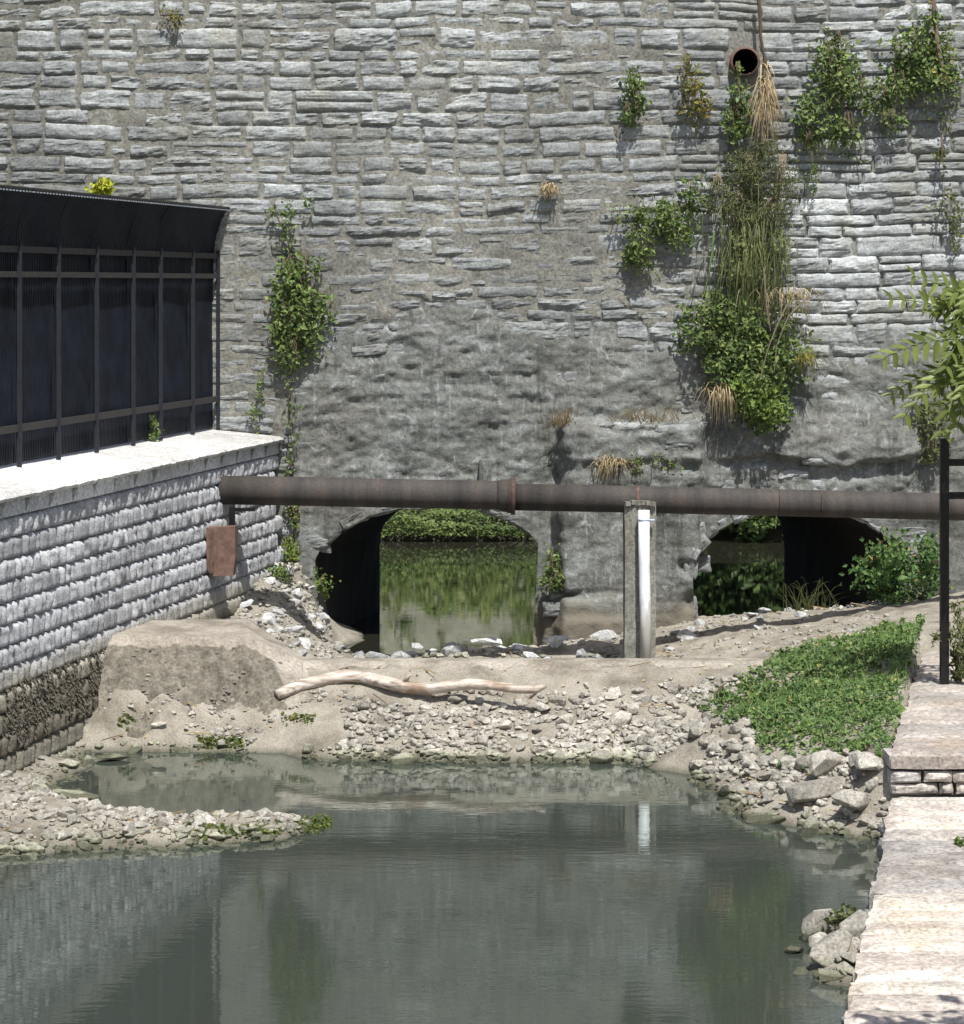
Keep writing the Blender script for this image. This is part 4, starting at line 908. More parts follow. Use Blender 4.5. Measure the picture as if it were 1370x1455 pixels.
for (p0_, p1_, y0, y1, n_, s0_, s1_) in gs:
    for _ in range(n_):
        px = rr.uniform(p0_, p1_); Y = rr.uniform(y0, y1); X = X_(px, Y); z = ground(X, Y)
        if z < -.05 or X > edgeX(Y)-.03 or (y0 == 21.3 and in_cover(X, Y) is not None): continue
        if y0 in (24.6,) and px < 940 and z > .22+.35*rr.random(): continue
        cl = float(vnoise(X*1.1, Y*1.3, seed=55))+.5*float(vnoise(X*3, Y*3, seed=56)); z_w = z < .09
        if y0 == 20.6 and cl < -.55: continue
        if y0 not in (20.6, 29.5, 30.6) and px < 925 and cl < (-.35 if z_w else .0)-.25*(px > 640 and y0 == 24.6)+.15*rr.uniform(-1, 1): continue
        if float(_hash(np.array([int(X*4)]), np.array([int(Y*4)]), np.array([0]), 5)[0]) < .18: continue
        s = s0_+(s1_*1.35-s0_)*rr.random()**2.0; v, f = RA[rr.randrange(16)]
        a = rr.uniform(0, 6.28); R_ = np.array([[math.cos(a), -math.sin(a), 0], [math.sin(a), math.cos(a), 0], [0, 0, 1]])
        gb.add((v*np.array([s*rr.uniform(.8, 1.5), s, s])) @ R_.T+np.array([X, Y, z+s*.12]), t=f, tone=rr.uniform(.38, .62))
put('gravel', gb.mesh('gravel', M['rock']), kind='stuff', label='loose small gravel over the creek banks', category='gravel')

# ------------------------------------------------------------------ plants
nr = np.random.RandomState(5)
def leaves(cent, size, out=(0, -1, .35), spread=.9, tone=None, width=.62, hang=0.0):
    n = len(cent); cent = np.asarray(cent, float)
    nrmv = np.array(out)[None]+spread*nr.normal(size=(n, 3)); nrmv /= np.linalg.norm(nrmv, axis=1)[:, None]
    d = nr.normal(size=(n, 3))+np.array([0, 0, -hang]); d -= (d*nrmv).sum(1)[:, None]*nrmv; d /= np.linalg.norm(d, axis=1)[:, None]+1e-9
    s = np.cross(nrmv, d); L = (size*nr.uniform(.6, 1.25, n)*np.where(nr.uniform(0, 1, n) < .15, 1.45, 1))[:, None]; Wd = L*width*.5
    b0 = cent-d*L*.5; tip = cent+d*L*.5; mid = cent-d*L*.08+nrmv*L*.0
    V = np.stack([b0, mid+s*Wd+nrmv*L*.10, tip-nrmv*L*.08, mid-s*Wd+nrmv*L*.10], 1).reshape(-1, 3)
    i = np.arange(n)*4; T = np.concatenate([np.stack([i, i+1, i+2], 1), np.stack([i, i+2, i+3], 1)])
    tn = nr.uniform(.05, 1, n) if tone is None else np.clip(tone+nr.normal(0, .22, n), 0, 1)
    return V, T, np.repeat(tn, 4)
def clump_pts(ells, n, Y0=WY-.12, depth=.28):
    """ells: (px,py,rx,ry,weight) in photo pixels on the wall"""
    w = np.array([e[4]*e[2]*e[3] for e in ells], float); w /= w.sum(); pts = []; idx = nr.choice(len(ells), n, p=w)
    # leaves gather on sprays inside each ellipse, leaving gaps
    for k, e in enumerate(ells):
        m_ = int((idx == k).sum()); 
        if not m_: continue
        ns = max(3, m_//22); th = nr.uniform(0, 2*np.pi, ns); r = np.sqrt(nr.uniform(0, 1, ns))*.88
        sx = e[0]+e[2]*r*np.cos(th); sy = e[1]+e[3]*r*np.sin(th); sd = nr.uniform(0, 1, ns)
        j = nr.randint(0, ns, m_); sc = min(e[2], e[3])*.30+2.5
        x = sx[j]+nr.normal(0, sc*.8, m_); y = sy[j]+nr.normal(0, sc, m_)+abs(nr.normal(0, sc*.5, m_)); bulge = np.clip(1-((x-e[0])/e[2]/1.2)**2-((y-e[1])/e[3]/1.2)**2, 0, 1)
        Y = Y0-depth*bulge*(.25+.75*sd[j])*nr.uniform(.5, 1, m_)
        pts.append(np.stack([(x-685)/F*Y, Y, H-(y-402)/F*Y], 1))
    return np.concatenate(pts)
def stems_mb(ells, n, Y0=WY-.10, r=.006, up=True):
    b_ = MB()
    for _ in range(n):
        e = random.choice(ells); x, y = e[0]+random.uniform(-.3, .3)*e[2], e[1]-e[3]*.9; P_ = []
        L = e[3]*random.uniform(1.0, 1.9); dx = random.uniform(-.5, .5)*e[2]
        for t in np.linspace(0, 1, 6): P_.append(P(x+dx*t+random.uniform(-2, 2), y+L*t, Y0-.16*math.sin(t*2.6)-.02))
        b_.tube(P_, [r*(1.2-t*.8) for t in np.linspace(0, 1, 6)], 5)
    return b_
def plant(name, cat, label, ells, n, size, mt, Y0=WY-.10, depth=.28, nst=6, stem='stem', tone=None, width=.62, extra=None, hang=.3, group=None):
    e0 = ells[0]; o = P(e0[0], e0[1]-e0[3], Y0); t = thing(name, label, cat, tuple(o), group)
    V, T, tn = leaves(clump_pts(ells, n, Y0, depth), size, tone=tone, width=width, hang=hang)
    b_ = MB(); b_.add(V, t=T, tone=tn); part('foliage', b_.mesh('foliage', M[mt], off=o), t, o)
    if mt == 'ivy' and n > 350:
        V, T, tn = leaves(clump_pts(ells, n//6, Y0, depth*1.1), size*.9, width=.4, hang=.6); b_ = MB(); b_.add(V, t=T, tone=tn); part('dry_leaves', b_.mesh('dry_leaves', M['rusty_leaf' if len(label) % 2 else 'dull'], off=o), t, o)
        nst = int(nst*2.2)
    if nst: part('stem', stems_mb(ells, nst, Y0).mesh('stem', M[stem], off=o), t, o)
    if extra: extra(t, o)
    return t
def strand(pts, Y0, r=.008, mt='stem', n_leaf=0, size=.05, lm='ivy', sc=5):
    def f(t, o):
        b_ = MB(); b_.tube([P(x, y, Y0) for x, y in pts], r, 5, jitter=.2); part('stem', b_.mesh('stem', M[mt], off=o), t, o)
        if n_leaf:
            L_ = []
            for _ in range(n_leaf):
                k = random.randrange(len(pts)-1); u = random.random(); x = pts[k][0]*(1-u)+pts[k+1][0]*u+random.gauss(0, sc); y = pts[k][1]*(1-u)+pts[k+1][1]*u+random.gauss(0, sc)
                L_.append(P(x, y, Y0-.03-random.random()*.06))
            V, T, tn = leaves([list(p) for p in L_], size); b2 = MB(); b2.add(V, t=T, tone=tn); part('foliage', b2.mesh('foliage', M[lm], off=o), t, o)
    return f
plant('ivy_clump', 'ivy', 'dense green ivy clump hanging alone on the left half of the stone wall', [(418,400,30,42,1.2),(425,455,36,45,1.3),(410,500,26,32,.8),(445,425,26,38,.7),(400,450,22,50,.6),(432,375,20,22,.6)], 1500, .075, 'ivy', nst=10,
      extra=strand([(418,520),(412,560),(411,600),(416,640),(409,680),(413,720),(418,760),(410,800)], WY-.10, .009, 'stem', 110, .06, sc=5))
plant('creeper', 'creeper', 'thin dark creeper sprawling above the left ivy clump', [(400,300,22,12,.6),(436,286,14,8,.7),(412,325,14,18,.3)], 130, .055, 'ivy', depth=.08, nst=0,
      extra=strand([(412,375),(410,345),(405,330),(396,312),(388,300)], WY-.09, .009, 'stem', 30, .05))
plant('creeper', 'creeper', 'short leafy strand on the stone wall just above the corner of the coping', [(370,555,7,18,1),(362,595,10,14,1),(376,535,5,8,.6)], 90, .055, 'ivy', depth=.06, nst=1)
plant('wall_plant', 'wall plant', 'bushy green plant on the upper wall, leftmost of those left of the drain', [(898,112,16,20,1),(903,142,15,26,1),(892,158,11,18,.7)], 420, .06, 'ivy')
plant('wall_plant', 'wall plant', 'narrow yellow-brown plant hanging on the upper wall left of the drain', [(979,95,10,16,1),(984,125,15,22,1),(992,155,17,22,1),(970,152,10,10,.4)], 420, .055, 'rusty_leaf')
plant('wall_plant', 'wall plant', 'green plant trailing directly below the round drain', [(1052,135,16,26,1),(1046,168,17,30,1),(1064,165,12,30,.7),(1048,100,4,14,.4)], 520, .06, 'ivy')
plant('ivy_clump', 'ivy', 'broad green ivy clump on the upper wall right of the drain', [(1180,90,26,36,.9),(1200,115,32,42,1.1),(1165,165,30,42,1),(1205,180,18,32,.7),(1150,195,16,18,.8),(1192,60,10,20,.5),(1225,130,14,26,.6)], 1500, .07, 'ivy', nst=14,
      extra=strand([(1215,185),(1222,205),(1224,235)], WY-.1, .008, 'stem', 30, .05))
plant('ivy_clump', 'ivy', 'ivy clump with pale dead stems hanging in the top right corner', [(1300,70,34,40,1),(1325,110,34,46,1),(1278,120,26,30,.9),(1255,135,20,20,.8),(1265,165,26,16,.7),(1340,60,18,40,.8),(1325,20,12,24,.5)], 1600, .07, 'ivy', nst=12,
      extra=strand([(1325,-20),(1328,20),(1332,60),(1340,100),(1338,120)], WY-.22, .03, 'greystem', 60, .06, 'rusty_leaf', sc=9))
plant('creeper', 'creeper', 'thin trailing creeper below the broad ivy near the pale stone courses', [(1155,235,10,30,1),(1160,262,7,12,1)], 90, .05, 'ivy', depth=.07, nst=3)
plant('creeper', 'creeper', 'sparse creeper hanging down the right edge of the wall', [(1338,230,8,40,1),(1345,300,14,36,1),(1362,330,12,40,1),(1350,180,14,16,.6)], 320, .055, 'dull', depth=.12, nst=5)
plant('wall_plant', 'fern', 'feathery green fern clump hanging left of the central dry growth', [(920,300,34,22,1),(912,345,20,40,1.2),(955,310,34,26,.9),(985,275,20,20,1),(880,300,18,10,.5),(965,335,22,20,.5)], 1250, .065, 'ivy', nst=8)
plant('wall_plant', 'wall plant', 'wispy grey-green weed mass on the wall above the dry grass', [(1072,245,40,34,1),(1040,285,40,26,.9),(1098,298,32,22,.9),(1085,205,20,30,.7),(1112,255,20,40,.6),(1018,262,20,16,.4),(1060,310,40,14,.7)], 3400, .060, 'dull', nst=80, stem='greystem', width=.26, depth=.42)
plant('ivy_clump', 'ivy', 'largest leafy clump on the wall, bright green at its lower end above the right culvert', [(1020,440,44,30,.9),(1000,465,40,30,.8),(1060,450,50,40,1),(1050,500,50,44,1.1),(1110,500,38,46,.8),(1085,540,44,44,1.3),(1030,520,28,34,.8),(1120,450,24,36,.5)], 3600, .072, 'ivy', nst=26, depth=.5)
plant('shrub', 'shrub', 'bright yellow-green bush tip at the bottom of the largest wall clump', [(1075,565,34,30,1),(1100,585,26,18,1),(1062,545,28,20,.7)], 800, .075, 'ivy_bright', nst=5, depth=.5, Y0=WY-.25)
# grasses
def grass(label, base, n, L, mt, Y0, spread=14, droop=1.0, w=.010, name='grass_tuft', cat='grass', up=0.0, depth=.25, ys=4, fan=.9):
    o = P(base[0], base[1], Y0); t = thing(name, label, cat, tuple(o)); b_ = MB()
    for _ in range(n):
        x, y = base[0]+random.gauss(0, spread), base[1]+random.gauss(0, ys); dx = random.gauss(0, spread*fan+3); l = L*random.uniform(.3, 1.2); out = random.uniform(.05, depth)
        P_ = []
        for k in range(6):
            u = k/5; yy = y-up*l*math.sin(min(u*2.2, math.pi))*.55+droop*l*u*u*(1 if droop else 0)-(0 if droop else up*l*u*.3); P_.append(P(x+dx*u, yy, Y0-out*math.sin(u*2.0)))
        V = []; 
        for k, p in enumerate(P_):
            ww = w*(1-k/5.5); V += [(p.x-ww, p.y, p.z), (p.x+ww, p.y-.004, p.z+ww*.3)]
        b_.add(V, q=[[2*k, 2*k+1, 2*k+3, 2*k+2] for k in range(5)], tone=random.random())
    part('blades', b_.mesh('blades', M[mt], off=o), t, o); return t
grass('long green-grey grass hanging in the middle of the right-hand growth', (1072, 345), 300, 100, 'dull', WY-.15, 26, 1.0, .007, up=.2, depth=.4, ys=26, fan=.3)
plant('wall_plant', 'wall plant', 'leafy weeds growing through the hanging grass on the wall', [(1060,350,26,26,1),(1080,385,30,26,1),(1040,385,20,26,.8),(1105,350,20,24,.6)], 900, .055, 'dull', nst=12, stem='greenstem', depth=.45)
grass('dry straw fringe mixed into the hanging grass beside the largest ivy', (1120, 415), 70, 62, 'straw', WY-.25, 20, 1.0, .006, up=.35, depth=.4)
grass('pale straw bunch hanging beneath the dead stalk right of the drain', (1089, 124), 100, 66, 'straw', WY-.15, 4, 1.0, .009, up=0, depth=.25, ys=16, fan=3.2)
grass('drooping straw-coloured grass tuft left of the bright bush', (1030, 556), 90, 55, 'straw', WY-.25, 11, 1.0, .008, up=.5, depth=.3)
grass('small dry grass tuft on the left end of the concrete ledge', (800, 604), 60, 18, 'straw', WY-.2, 9, 0.0, .006, up=1.6)
grass('dry grass fringe along the top of the concrete ledge', (915, 598), 110, 14, 'straw', WY-.25, 28, 0.0, .005, up=1.6)
grass('brown grass tuft hanging under the concrete ledge above the pipe', (868, 655), 90, 34, 'straw', WY-.4, 10, 1.0, .007, up=.3)
grass('pale round tuft of dry grass alone on the middle of the stone wall', (779, 270), 90, 17, 'straw', WY-.06, 5, 1.0, .012, up=.9, depth=.16)
grass('thin weeds with seed heads standing in the mouth of the right culvert', (1150, 872), 60, 34, 'dull', 32.4, 26, 0.0, .006, up=1.6)
grass('yellowish weeds hanging right of the bright bush', (1145, 505), 50, 30, 'rusty_leaf', WY-.3, 8, 1.0, .010, up=.3)
# dead stalk and long woody vines
def vine(label, ptss, Y0, mt='greystem', r=.012, name='dead_vine', cat='vine'):
    o = P(*ptss[0][0], Y0); t = thing(name, label, cat, tuple(o))
    for pts in ptss:
        b_ = MB(); m_ = len(pts); b_.tube([P(x, y, Y0) for x, y in pts], [r*(1.3-.8*i/(m_-1)) for i in range(m_)], 6, jitter=.15); part('stalk', b_.mesh('stalk', M[mt], off=o), t, o)
vine('tall brown dead stalk standing up the wall right of the round drain', [[(1077,-10),(1080,20),(1081,50),(1086,80),(1084,110),(1092,150)], [(1086,80),(1095,110),(1100,150)], [(1088,90),(1082,120)]], WY-.16, 'stem', .02)
vine('pale bare stems crossing the largest ivy clump', [[(1120,430),(1105,460),(1090,500),(1080,540)], [(1150,420),(1120,450),(1104,490),(1100,530)], [(1085,380),(1090,440),(1095,470)]], WY-.72, 'greystem', .009)
vine('green trailing stem left of the hanging grass', [[(1015,330),(1012,360),(1005,400),(1000,420)], [(1045,320),(1040,350),(1038,372)]], WY-.2, 'greenstem', .012)
# moss and tiny plants
plant('moss_clump', 'moss', 'small olive moss clump at the top left of the stone wall', [(248,24,12,9,1),(233,14,5,8,.5)], 160, .04, 'rusty_leaf', depth=.1, nst=0)
plant('seedling', 'seedling', 'bright yellow-green plant showing above the top of the black fence', [(142,262,14,12,1),(132,272,14,6,1),(150,266,12,8,1)], 130, .09, 'yellow', Y0=32.8, depth=.1, nst=2)
plant('weed', 'weed', 'small green weed sprouting at the foot of the black fence', [(218,598,6,10,1),(214,620,7,8,1),(222,612,8,8,.6)], 130, .05, 'ivy', Y0=30.6, depth=.1, nst=2)
plant('weed', 'weed', 'green weeds growing on the stone pile in the wall corner', [(400,815,14,16,1),(385,838,14,10,1),(415,790,12,18,.8)], 420, .045, 'ivy_bright', Y0=32.2, depth=.25, nst=3)
plant('creeper', 'creeper', 'yellow-green vine in the corner between block wall and concrete', [(416,740,8,30,1),(412,780,10,20,1)], 200, .055, 'rusty_leaf', Y0=WY-.06, depth=.1, nst=2)
plant('weed', 'weed', 'green sprig growing at the left edge of the left culvert', [(460,830,14,14,1),(452,818,8,8,.6)], 170, .05, 'ivy_bright', Y0=32.75, depth=.15, nst=2)
plant('weed', 'weed', 'leafy weed on the pier just right of the left culvert', [(785,800,12,20,1),(792,825,14,16,1),(780,830,12,16,.6)], 380, .055, 'ivy', Y0=32.7, depth=.2, nst=3)
plant('weed', 'weed', 'small green plants in the cracks of the concrete ledge', [(905,660,10,12,1),(930,655,12,6,.6),(960,660,10,5,.5)], 150, .04, 'ivy', Y0=WY-.42, depth=.08, nst=2)
plant('shrub', 'shrub', 'leafy shrub with reddish tips at the right side of the right culvert', [(1270,790,34,28,1),(1250,815,38,28,.9),(1300,830,38,34,1),(1275,855,36,24,.9),(1322,800,18,40,.8),(1235,790,14,12,.5)], 2300, .075, 'red_leaf', Y0=32.0, depth=1.0, nst=14)
plant('shrub', 'shrub', 'grey-green bush clinging to the wall behind the railing post', [(1330,600,20,30,1),(1325,635,16,20,.8),(1300,560,22,14,.3)], 620, .055, 'dull', Y0=WY-.15, depth=.3, nst=8)
plant('weed', 'weed', 'tall leafy weeds standing right of the railing post foot', [(1362,900,14,40,1),(1368,940,14,24,1),(1335,905,14,10,.5)], 520, .08, 'dull', Y0=25.3, depth=.3, nst=6, width=.3)
plant('weed', 'weed', 'low weed with pale leaves on top of the rock cluster beside the lower walkway', [(1200,1298,18,8,1),(1190,1306,14,6,1)], 160, .045, 'dull', Y0=18.0, depth=.2, nst=0)
plant('weed', 'weed', 'tuft of green grass at the right edge of the lower walkway', [(1368,1200,8,12,1)], 90, .06, 'ivy_bright', Y0=19.6, depth=.2, nst=0, width=.25)
# hanging root mat on the block wall
b_ = MB()
for _ in range(9000):
    Y = random.uniform(22.0, 27.0); z = random.triangular(.32, .95, .6); l = random.uniform(.03, .13)
    if vnoise(Y*2.6, z*3, seed=81) < -.25+.5*random.random(): continue
    p = Vector((wallX(Y), Y, z))+nrm*(.12*(1-z/2.6)*1.0+.02+random.uniform(-.01, .03)); w = random.uniform(.005, .022); dx = random.uniform(-.03, .03)
    a = p-dirv*w; c_ = p+dirv*w; e = p+Vector((0, 0, -l))+dirv*dx-nrm*.01; m1 = p+nrm*.02+Vector((0, 0, -l*.4))
    b_.add([list(a), list(c_), list(m1+dirv*w), list(e), list(m1-dirv*w)], t=[[0, 1, 2], [0, 2, 4], [4, 2, 3]], tone=.5)
put('root_mat', b_.mesh('root_mat', M['root']), kind='stuff', label='dark ragged root mat hanging on the lower courses of the block wall', category='roots')
# ground cover on the right bank
cc = []
while len(cc) < 15000:
    Y = random.uniform(22.0, 28.8); X = random.uniform(2.2, 5.2); z = in_cover(X, Y)
    if z is None: continue
    dens = .55+.6*float(vnoise(X*2.2, Y*2.2, seed=90)); px = 685+F*X/Y
    if math.hypot((X-3.55), (Y-23.1)*.8) < .38: dens *= .35
    if random.random() > dens+.15+.35*float(vnoise(X*7, Y*7, seed=92)): continue
    hgt = .03+.09*abs(float(vnoise(X*4, Y*4, seed=91))); cc.append((X, Y, z+random.uniform(0, 1)*hgt+.01))
for (X, Y, z) in random.sample(cc, 2600):
    a, c_ = X+random.gauss(0, .14), Y+random.gauss(0, .2)
    if a < edgeX(c_)-.03 and vnoise(a*5, c_*5, seed=93) > .05: cc.append((a, c_, ground(a, c_)+.02))
big_ = [c_ for c_ in random.sample(cc, 1500)]; V2, T2, t2 = leaves(big_, .085, out=(0, -.4, 1), spread=.7)
V, T, tn = leaves(cc, .046, out=(0, -.3, 1), spread=.6); tn = np.where(np.repeat(nr.uniform(0, 1, len(cc)) < .05, 4), 1.1, tn*.85); b_ = MB(); b_.add(V, t=T, tone=tn); b_.add(V2, t=T2, tone=t2*.9)
for (X, Y, z) in random.sample(cc, 900):
    l = random.uniform(.06, .15); a, c_ = random.gauss(0, .04), random.gauss(0, .04); b_.add([(X-.004, Y, z), (X+.004, Y, z), (X+a, Y+c_, z+l)], t=[[0, 1, 2]], tone=random.uniform(.6, 1))
put('ground_cover', b_.mesh('ground_cover', M['cover']), kind='stuff', label='low green leafy ground cover on the bank beside the walkway', category='ground cover')
# algae and weeds along the waterline
cc = []
for (x0, x1, y0, y1, n_) in [(265, 400, 1176, 1192, 500), (425, 470, 1168, 1184, 240), (280, 345, 1052, 1066, 260), (400, 450, 1020, 1030, 80), (168, 195, 1020, 1040, 90)]:
    for _ in range(n_):
        px, py = random.uniform(x0, x1), random.gauss((y0+y1)/2, (y1-y0)*.3); Y = hit(px, py); X = X_(px, Y); z = max(ground(X, Y), 0)
        if abs((H-z)*F/Y+402-py) < 9: cc.append((X, Y, z+random.uniform(.0, .03)))
for _ in range(420):
    px = random.choice([random.gauss(735, 26), random.gauss(830, 14)]); Y = random.uniform(30.6, 31.0); X = X_(px, Y); cc.append((X, Y, max(ground(X, Y), 0)+random.uniform(0, .07)))
V, T, tn = leaves(cc, .045, out=(0, -.5, 1), spread=.6, tone=.25); b_ = MB(); b_.add(V, t=T, tone=tn)
put('waterside_moss', b_.mesh('waterside_moss', M['rusty_leaf']), kind='stuff', label='green-brown moss and weeds along the waterline', category='moss')

cc = []
while len(cc) < 420:
    px, Y = random.uniform(0, 1300), random.choice([random.uniform(24.7, 28.5), random.uniform(20.8, 23.4), random.uniform(28, 32.5)]); X = X_(px, Y); z = ground(X, Y)
    if z > .04 and wallX(Y)+.2 < X < edgeX(Y)-.1 and not (26.2 < Y < 28 and px < 430): cc.append((X, Y, z+.012))
V, T, tn = leaves(cc, .055, out=(0, 0, 1), spread=.35); b_ = MB(); b_.add(V, t=T, tone=tn*.8)
for X, Y, z in random.sample(cc, 110):
    a = random.uniform(0, 3.14); l = random.uniform(.05, .22); b_.add([(X-l*math.cos(a), Y-l*math.sin(a), z), (X+l*math.cos(a), Y+l*math.sin(a), z+.02), (X+l*.9*math.cos(a)+.008, Y+l*math.sin(a), z+.03), (X-l*math.cos(a)+.008, Y-l*math.sin(a), z+.012)], q=[[0, 1, 2, 3]], tone=random.random()*.4)
put('leaf_litter', b_.mesh('leaf_litter', M['straw']), kind='stuff', label='dry fallen leaves and twigs strewn over the creek banks', category='leaf litter')
vine('thin dead twig poking out of the silt left of the green ground cover', [[(1017, 985), (1026, 975), (1034, 969)], [(1026, 975), (1030, 980)]], 25.6, 'stem', .009, name='twig', cat='twig')
vine('thin bent twig lying below the driftwood branch', [[(530, 985), (545, 996), (560, 1012), (572, 1020)]], 25.75, 'greystem', .007, name='twig', cat='twig')

# ------------------------------------------------------------------ tree with large compound leaves at the right edge
TR = P(1480, 960, 24.3); tr = thing('young_tree', 'young tree with long drooping compound leaves reaching in at the right edge', 'tree', (TR.x, TR.y, .6))
b_ = MB(); b_.tube([Vector((TR.x, TR.y, .6)), Vector((TR.x-.05, TR.y, 2)), Vector((TR.x-.12, TR.y, 3.4)), Vector((TR.x-.25, TR.y+.1, 5.2))], [.06, .05, .04, .02], 10); part('trunk', b_.mesh('trunk', M['stem'], True, off=TR), tr, TR)
def leaflet(tone):
    V = []; L = 1.0; us = [0, .15, .4, .7, 1.0]; ws = [.02, .14, .16, .10, .0]
    for u, w in zip(us, ws): V += [(-w, u*L, .05*abs(w)*4-.12*u*u), (0, u*L, -.12*u*u-.03), (w, u*L, .05*abs(w)*4-.12*u*u)]
    q = [[3*k+a, 3*k+a+1, 3*k+a+4, 3*k+a+3] for k in range(4) for a in (0, 1)]
    return mesh_np('leaflet', V, [q], M['frond'], np.full(len(V), tone), True)
LM = [leaflet(t) for t in (.15, .4, .6, .85)]
fr_r = random.Random(4)
for (a, m_, e, Y, L0) in [((1450,470),(1400,420),(1300,392),24.2,.17), ((1440,500),(1345,460),(1258,508),24.3,.19), ((1450,500),(1370,430),(1268,424),24.5,.15), ((1450,520),(1360,490),(1288,588),24.2,.20),
        ((1460,430),(1390,400),(1345,520),24.0,.20), ((1450,440),(1390,430),(1340,612),24.1,.22), ((1440,560),(1390,500),(1362,600),24.3,.20), ((1460,380),(1400,370),(1352,470),24.0,.18), ((1450,540),(1340,500),(1268,560),24.6,.16), 
        ((1450,470),(1380,455),(1318,430),24.5,.17), ((1460,500),(1400,480),(1366,560),23.9,.20), ((1450,470),(1380,470),(1330,545),24.3,.19), ((1450,490),(1390,440),(1350,420),24.6,.18), ((1450,530),(1400,540),(1345,575),24.2,.18), ((1445,420),(1385,385),(1330,440),24.4,.17)]:
    A, B_, E = P(*a, Y), P(*m_, Y-.1), P(*e, Y-.25); pts = [A*(1-t)**2+B_*2*t*(1-t)+E*t*t for t in np.linspace(0, 1, 13)]
    b_ = MB(); b_.tube([Vector((TR.x-.15, TR.y, A.z-.3))]+pts, [.016]+[.009]*6+[.006]*7, 6); br_ = part('leaf_stalk', b_.mesh('leaf_stalk', M['greenstem'], True, off=A), tr, A)
    for k in range(2, 13):
        d = (pts[min(k+1, 12)]-pts[k-1]).normalized(); side = d.cross(Vector((.15, -1, .25))).normalized()
        for s in (-1, 1):
            dr_ = (side*s*.85+d*.45+Vector((fr_r.uniform(-.1, .1), -.15+fr_r.uniform(-.15, .15), -.45))).normalized()
            up = Vector((fr_r.uniform(-.35, .35), -.7, .7)); xx = dr_.cross(up).normalized(); up = xx.cross(dr_); s_ = L0*1.2*(1-.35*abs(k/12-.5)*2)*fr_r.uniform(.85, 1.15)
            o = bpy.data.objects.new('leaflet', fr_r.choice(LM)); C.objects.link(o); o.parent = tr
            Mx = Matrix((xx, dr_, up)).transposed().to_4x4(); Mx = Matrix.Translation(pts[k]-Vector((TR.x, TR.y, .6))) @ Mx @ Matrix.Scale(s_, 4); o.matrix_local = Mx

# ------------------------------------------------------------------ beyond the culverts: far bank, its plants and trees
fx = np.arange(-24, 26, .4); fy = np.arange(45.5, 110, .4); FX, FY = np.meshgrid(fx, fy)
def farz(x, y):
    t = y-(46.4+.5*fbm(x*.3, 0, seed=70)); return np.where(t < 0, -.4, 0)+np.interp(t, [-1, 0, .15, .6, 3, 8, 20, 60], [-.2, 0, .28, .42, .62, .90, 2.6, 16])
FZ = farz(FX, FY)+.05*fbm(FX, FY, seed=71)
put('far_bank', mesh_np('far_bank', np.stack([FX.ravel(), FY.ravel(), FZ.ravel()], 1), [grid_faces(*FX.shape)], M['shaded_soil'], smooth=True), kind='structure')
hs = (FY > 50.5)&(FX < 40); put('added_slope', mesh_np('added_slope', np.stack([FX.ravel(), FY.ravel(), np.where(hs, FZ+.06, FZ-.5).ravel()], 1), [grid_faces(*FX.shape)], M['drygrass'], smooth=True), kind='structure')  # rise added so the left culvert's water mirrors brown slope instead of sky
n = 60000; X = nr.uniform(-9, 3.0, n); Y = 45.9+nr.uniform(0, 1, n)**1.7*9; z = np.maximum(farz(X, Y), .12)+nr.uniform(0, .22, n)*(1+.9*vnoise(X*1.3, Y*1.3, seed=4))
V, T, tn = leaves(np.stack([X, Y, z], 1), .075, out=(0, -.4, 1), spread=.6, tone=.4+.25*vnoise(X*.8, Y*.8, seed=9)); b_ = MB(); b_.add(V, t=T, tone=tn)
n = 90000; X = nr.uniform(-9, 7, n); Y = nr.uniform(55, 90, n); kp = vnoise(X*.9, Y*.35, seed=12)+.5*vnoise(X*2.5, Y*.9, seed=13) > .34-.006*(Y-60)*(Y < 85); X, Y = X[kp], Y[kp]
z = farz(X, Y)+nr.uniform(0, 1, len(X))**1.5*(.5+.9*(vnoise(X*.9, Y*.35, seed=12)+.3)); V, T, tn = leaves(np.stack([X, Y, z], 1), .20, out=(0, -.5, 1), spread=.7, tone=.45+.3*vnoise(X*.6, Y*.3, seed=9)); b_.add(V, t=T, tone=tn)
put('far_undergrowth', b_.mesh('far_undergrowth', M['far']), kind='stuff', label='green undergrowth on the far bank seen through the culverts', category='undergrowth')
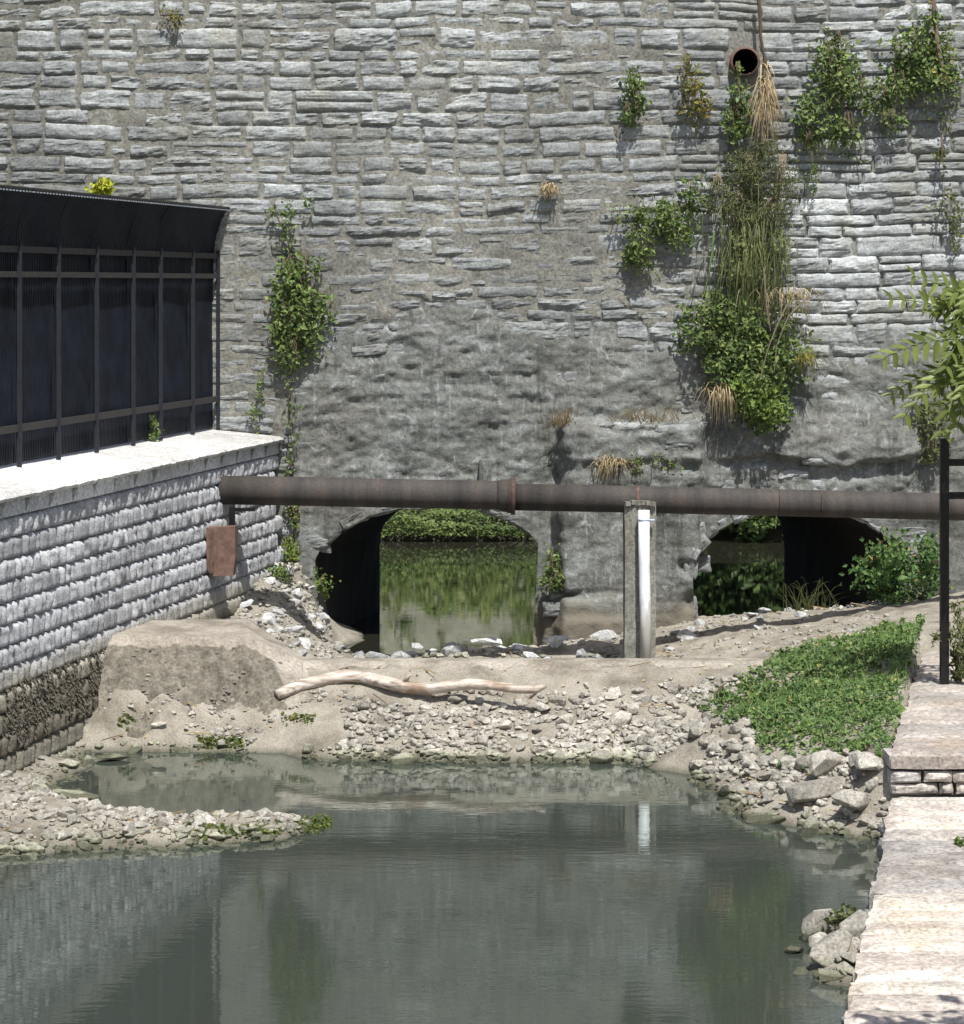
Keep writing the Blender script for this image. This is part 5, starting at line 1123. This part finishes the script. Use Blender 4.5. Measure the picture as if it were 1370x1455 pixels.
for i, (x, y, hgt, r) in enumerate([(-9, 62, 9, 3), (-4.2, 66, 8, 2.2), (3.6, 62, 6, 1.5), (6.5, 64, 9, 3.0), (11, 60, 9, 3), (4.5, 80, 12, 3), (-2.6, 85, 11, 3), (-6.2, 58, 5, 1.6)]):
    zb = float(farz(np.array([x]), np.array([y]))[0]); t = thing('far_tree', 'green tree on the far bank behind the stone wall', 'tree', (x, y, zb), 'trees on the far bank')
    b_ = MB(); b_.tube([Vector((x, y, zb-.3)), Vector((x+.1, y, zb+hgt*.4)), Vector((x, y, zb+hgt*.8))], [.22, .16, .05], 8)
    for k in range(5): a = k*1.3; b_.tube([Vector((x, y, zb+hgt*(.25+.07*k))), Vector((x+math.cos(a)*r*.6, y+math.sin(a)*r*.6, zb+hgt*(.4+.07*k)))], [.08, .02], 6)
    part('trunk', b_.mesh('trunk', M['stem'], off=(x, y, zb)), t, (x, y, zb))
    n = 3200; ctr = nr.normal(size=(34, 3)); ctr /= np.linalg.norm(ctr, axis=1)[:, None]; ctr *= nr.uniform(.35, 1, 34)[:, None]*np.array([r, r, hgt*.42])*.85
    c2 = ctr[nr.randint(0, 34, n)]+nr.normal(0, r*.17, (n, 3))+np.array([x, y, zb+hgt*.52]); V, T, tn = leaves(c2, .26, out=(0, 0, 1), spread=1.0); b_ = MB(); b_.add(V, t=T, tone=tn)
    part('crown', b_.mesh('crown', M['far'], off=(x, y, zb)), t, (x, y, zb))
for (x, y, r, n) in [(4.9, 46.9, 1.2, 5200), (7.0, 47, 1.5, 3000), (3.9, 47.0, .9, 3600), (5.8, 47.4, 1.2, 4000)]:  # dark shrubs added, leaf tone lowered, to stand for the far bank's shade
    t = thing('shade_shrub', {4.9: 'dark shrub added as shade in the middle of the right culvert view', 7.0: 'dark shrub added as shade, hidden mostly by the right culvert wall', 3.9: 'smaller dark shrub added as shade at the left of the right culvert view', 5.8: 'dark shrub added as shade at the right of the right culvert view'}[x], 'shrub', (x, y, .5), 'shrubs added as shade behind the right culvert')
    c2 = nr.normal(size=(n, 3)); c2 /= np.linalg.norm(c2, axis=1)[:, None]; c2 *= nr.uniform(.5, 1, n)[:, None]**.5*np.array([r, r*1.3, 1.7]); c2 *= (1+.25*vnoise(c2[:, 0]*2, c2[:, 1]*2, c2[:, 2]*2, seed=5))[:, None]
    V, T, tn = leaves(c2+np.array([x, y, 1.7]), .17, out=(0, -.4, .6), spread=.9); b_ = MB(); b_.add(V, t=T, tone=tn*.6); part('crown', b_.mesh('crown', M['ivy'], off=(x, y, .5)), t, (x, y, .5))
    b_ = MB(); [b_.tube([Vector((x, y, .3)), Vector((x+random.uniform(-.8, .8), y+random.uniform(-.8, .8), 2.2))], [.06, .02], 6) for _ in range(5)]; part('stem', b_.mesh('stem', M['stem'], off=(x, y, .5)), t, (x, y, .5))
# unseen tree added outside the frame: its shade falls across the nearest slabs
x, y, zb = 5.4, 12.2, .3; t = thing('added_shade_tree', 'unseen leafy tree added on the right bank to shade the nearest walkway slabs', 'tree', (x, y, zb))
b_ = MB(); b_.tube([Vector((x, y, zb)), Vector((x-.1, y, 2.2)), Vector((x-.5, y, 4.4))], [.12, .1, .05], 10); b_.tube([Vector((x-.1, y, 2.4)), Vector((x-1.2, y+.3, 3.4)), Vector((3.3, 12.8, 3.9))], [.06, .04, .015], 8)
part('trunk', b_.mesh('trunk', M['stem'], True, off=(x, y, zb)), t, (x, y, zb))
n = 5200; c2 = np.stack([nr.uniform(2.75, 7.0, n), nr.uniform(9.5, 13.0, n), 4.0+nr.normal(0, .35, n)], 1); c2 = c2[c2[:, 0]/c2[:, 1] > .208]
V, T, tn = leaves(c2, .16, out=(0, 0, 1), spread=.8); b_ = MB(); b_.add(V, t=T, tone=tn); part('crown', b_.mesh('crown', M['ivy'], off=(x, y, zb)), t, (x, y, zb))
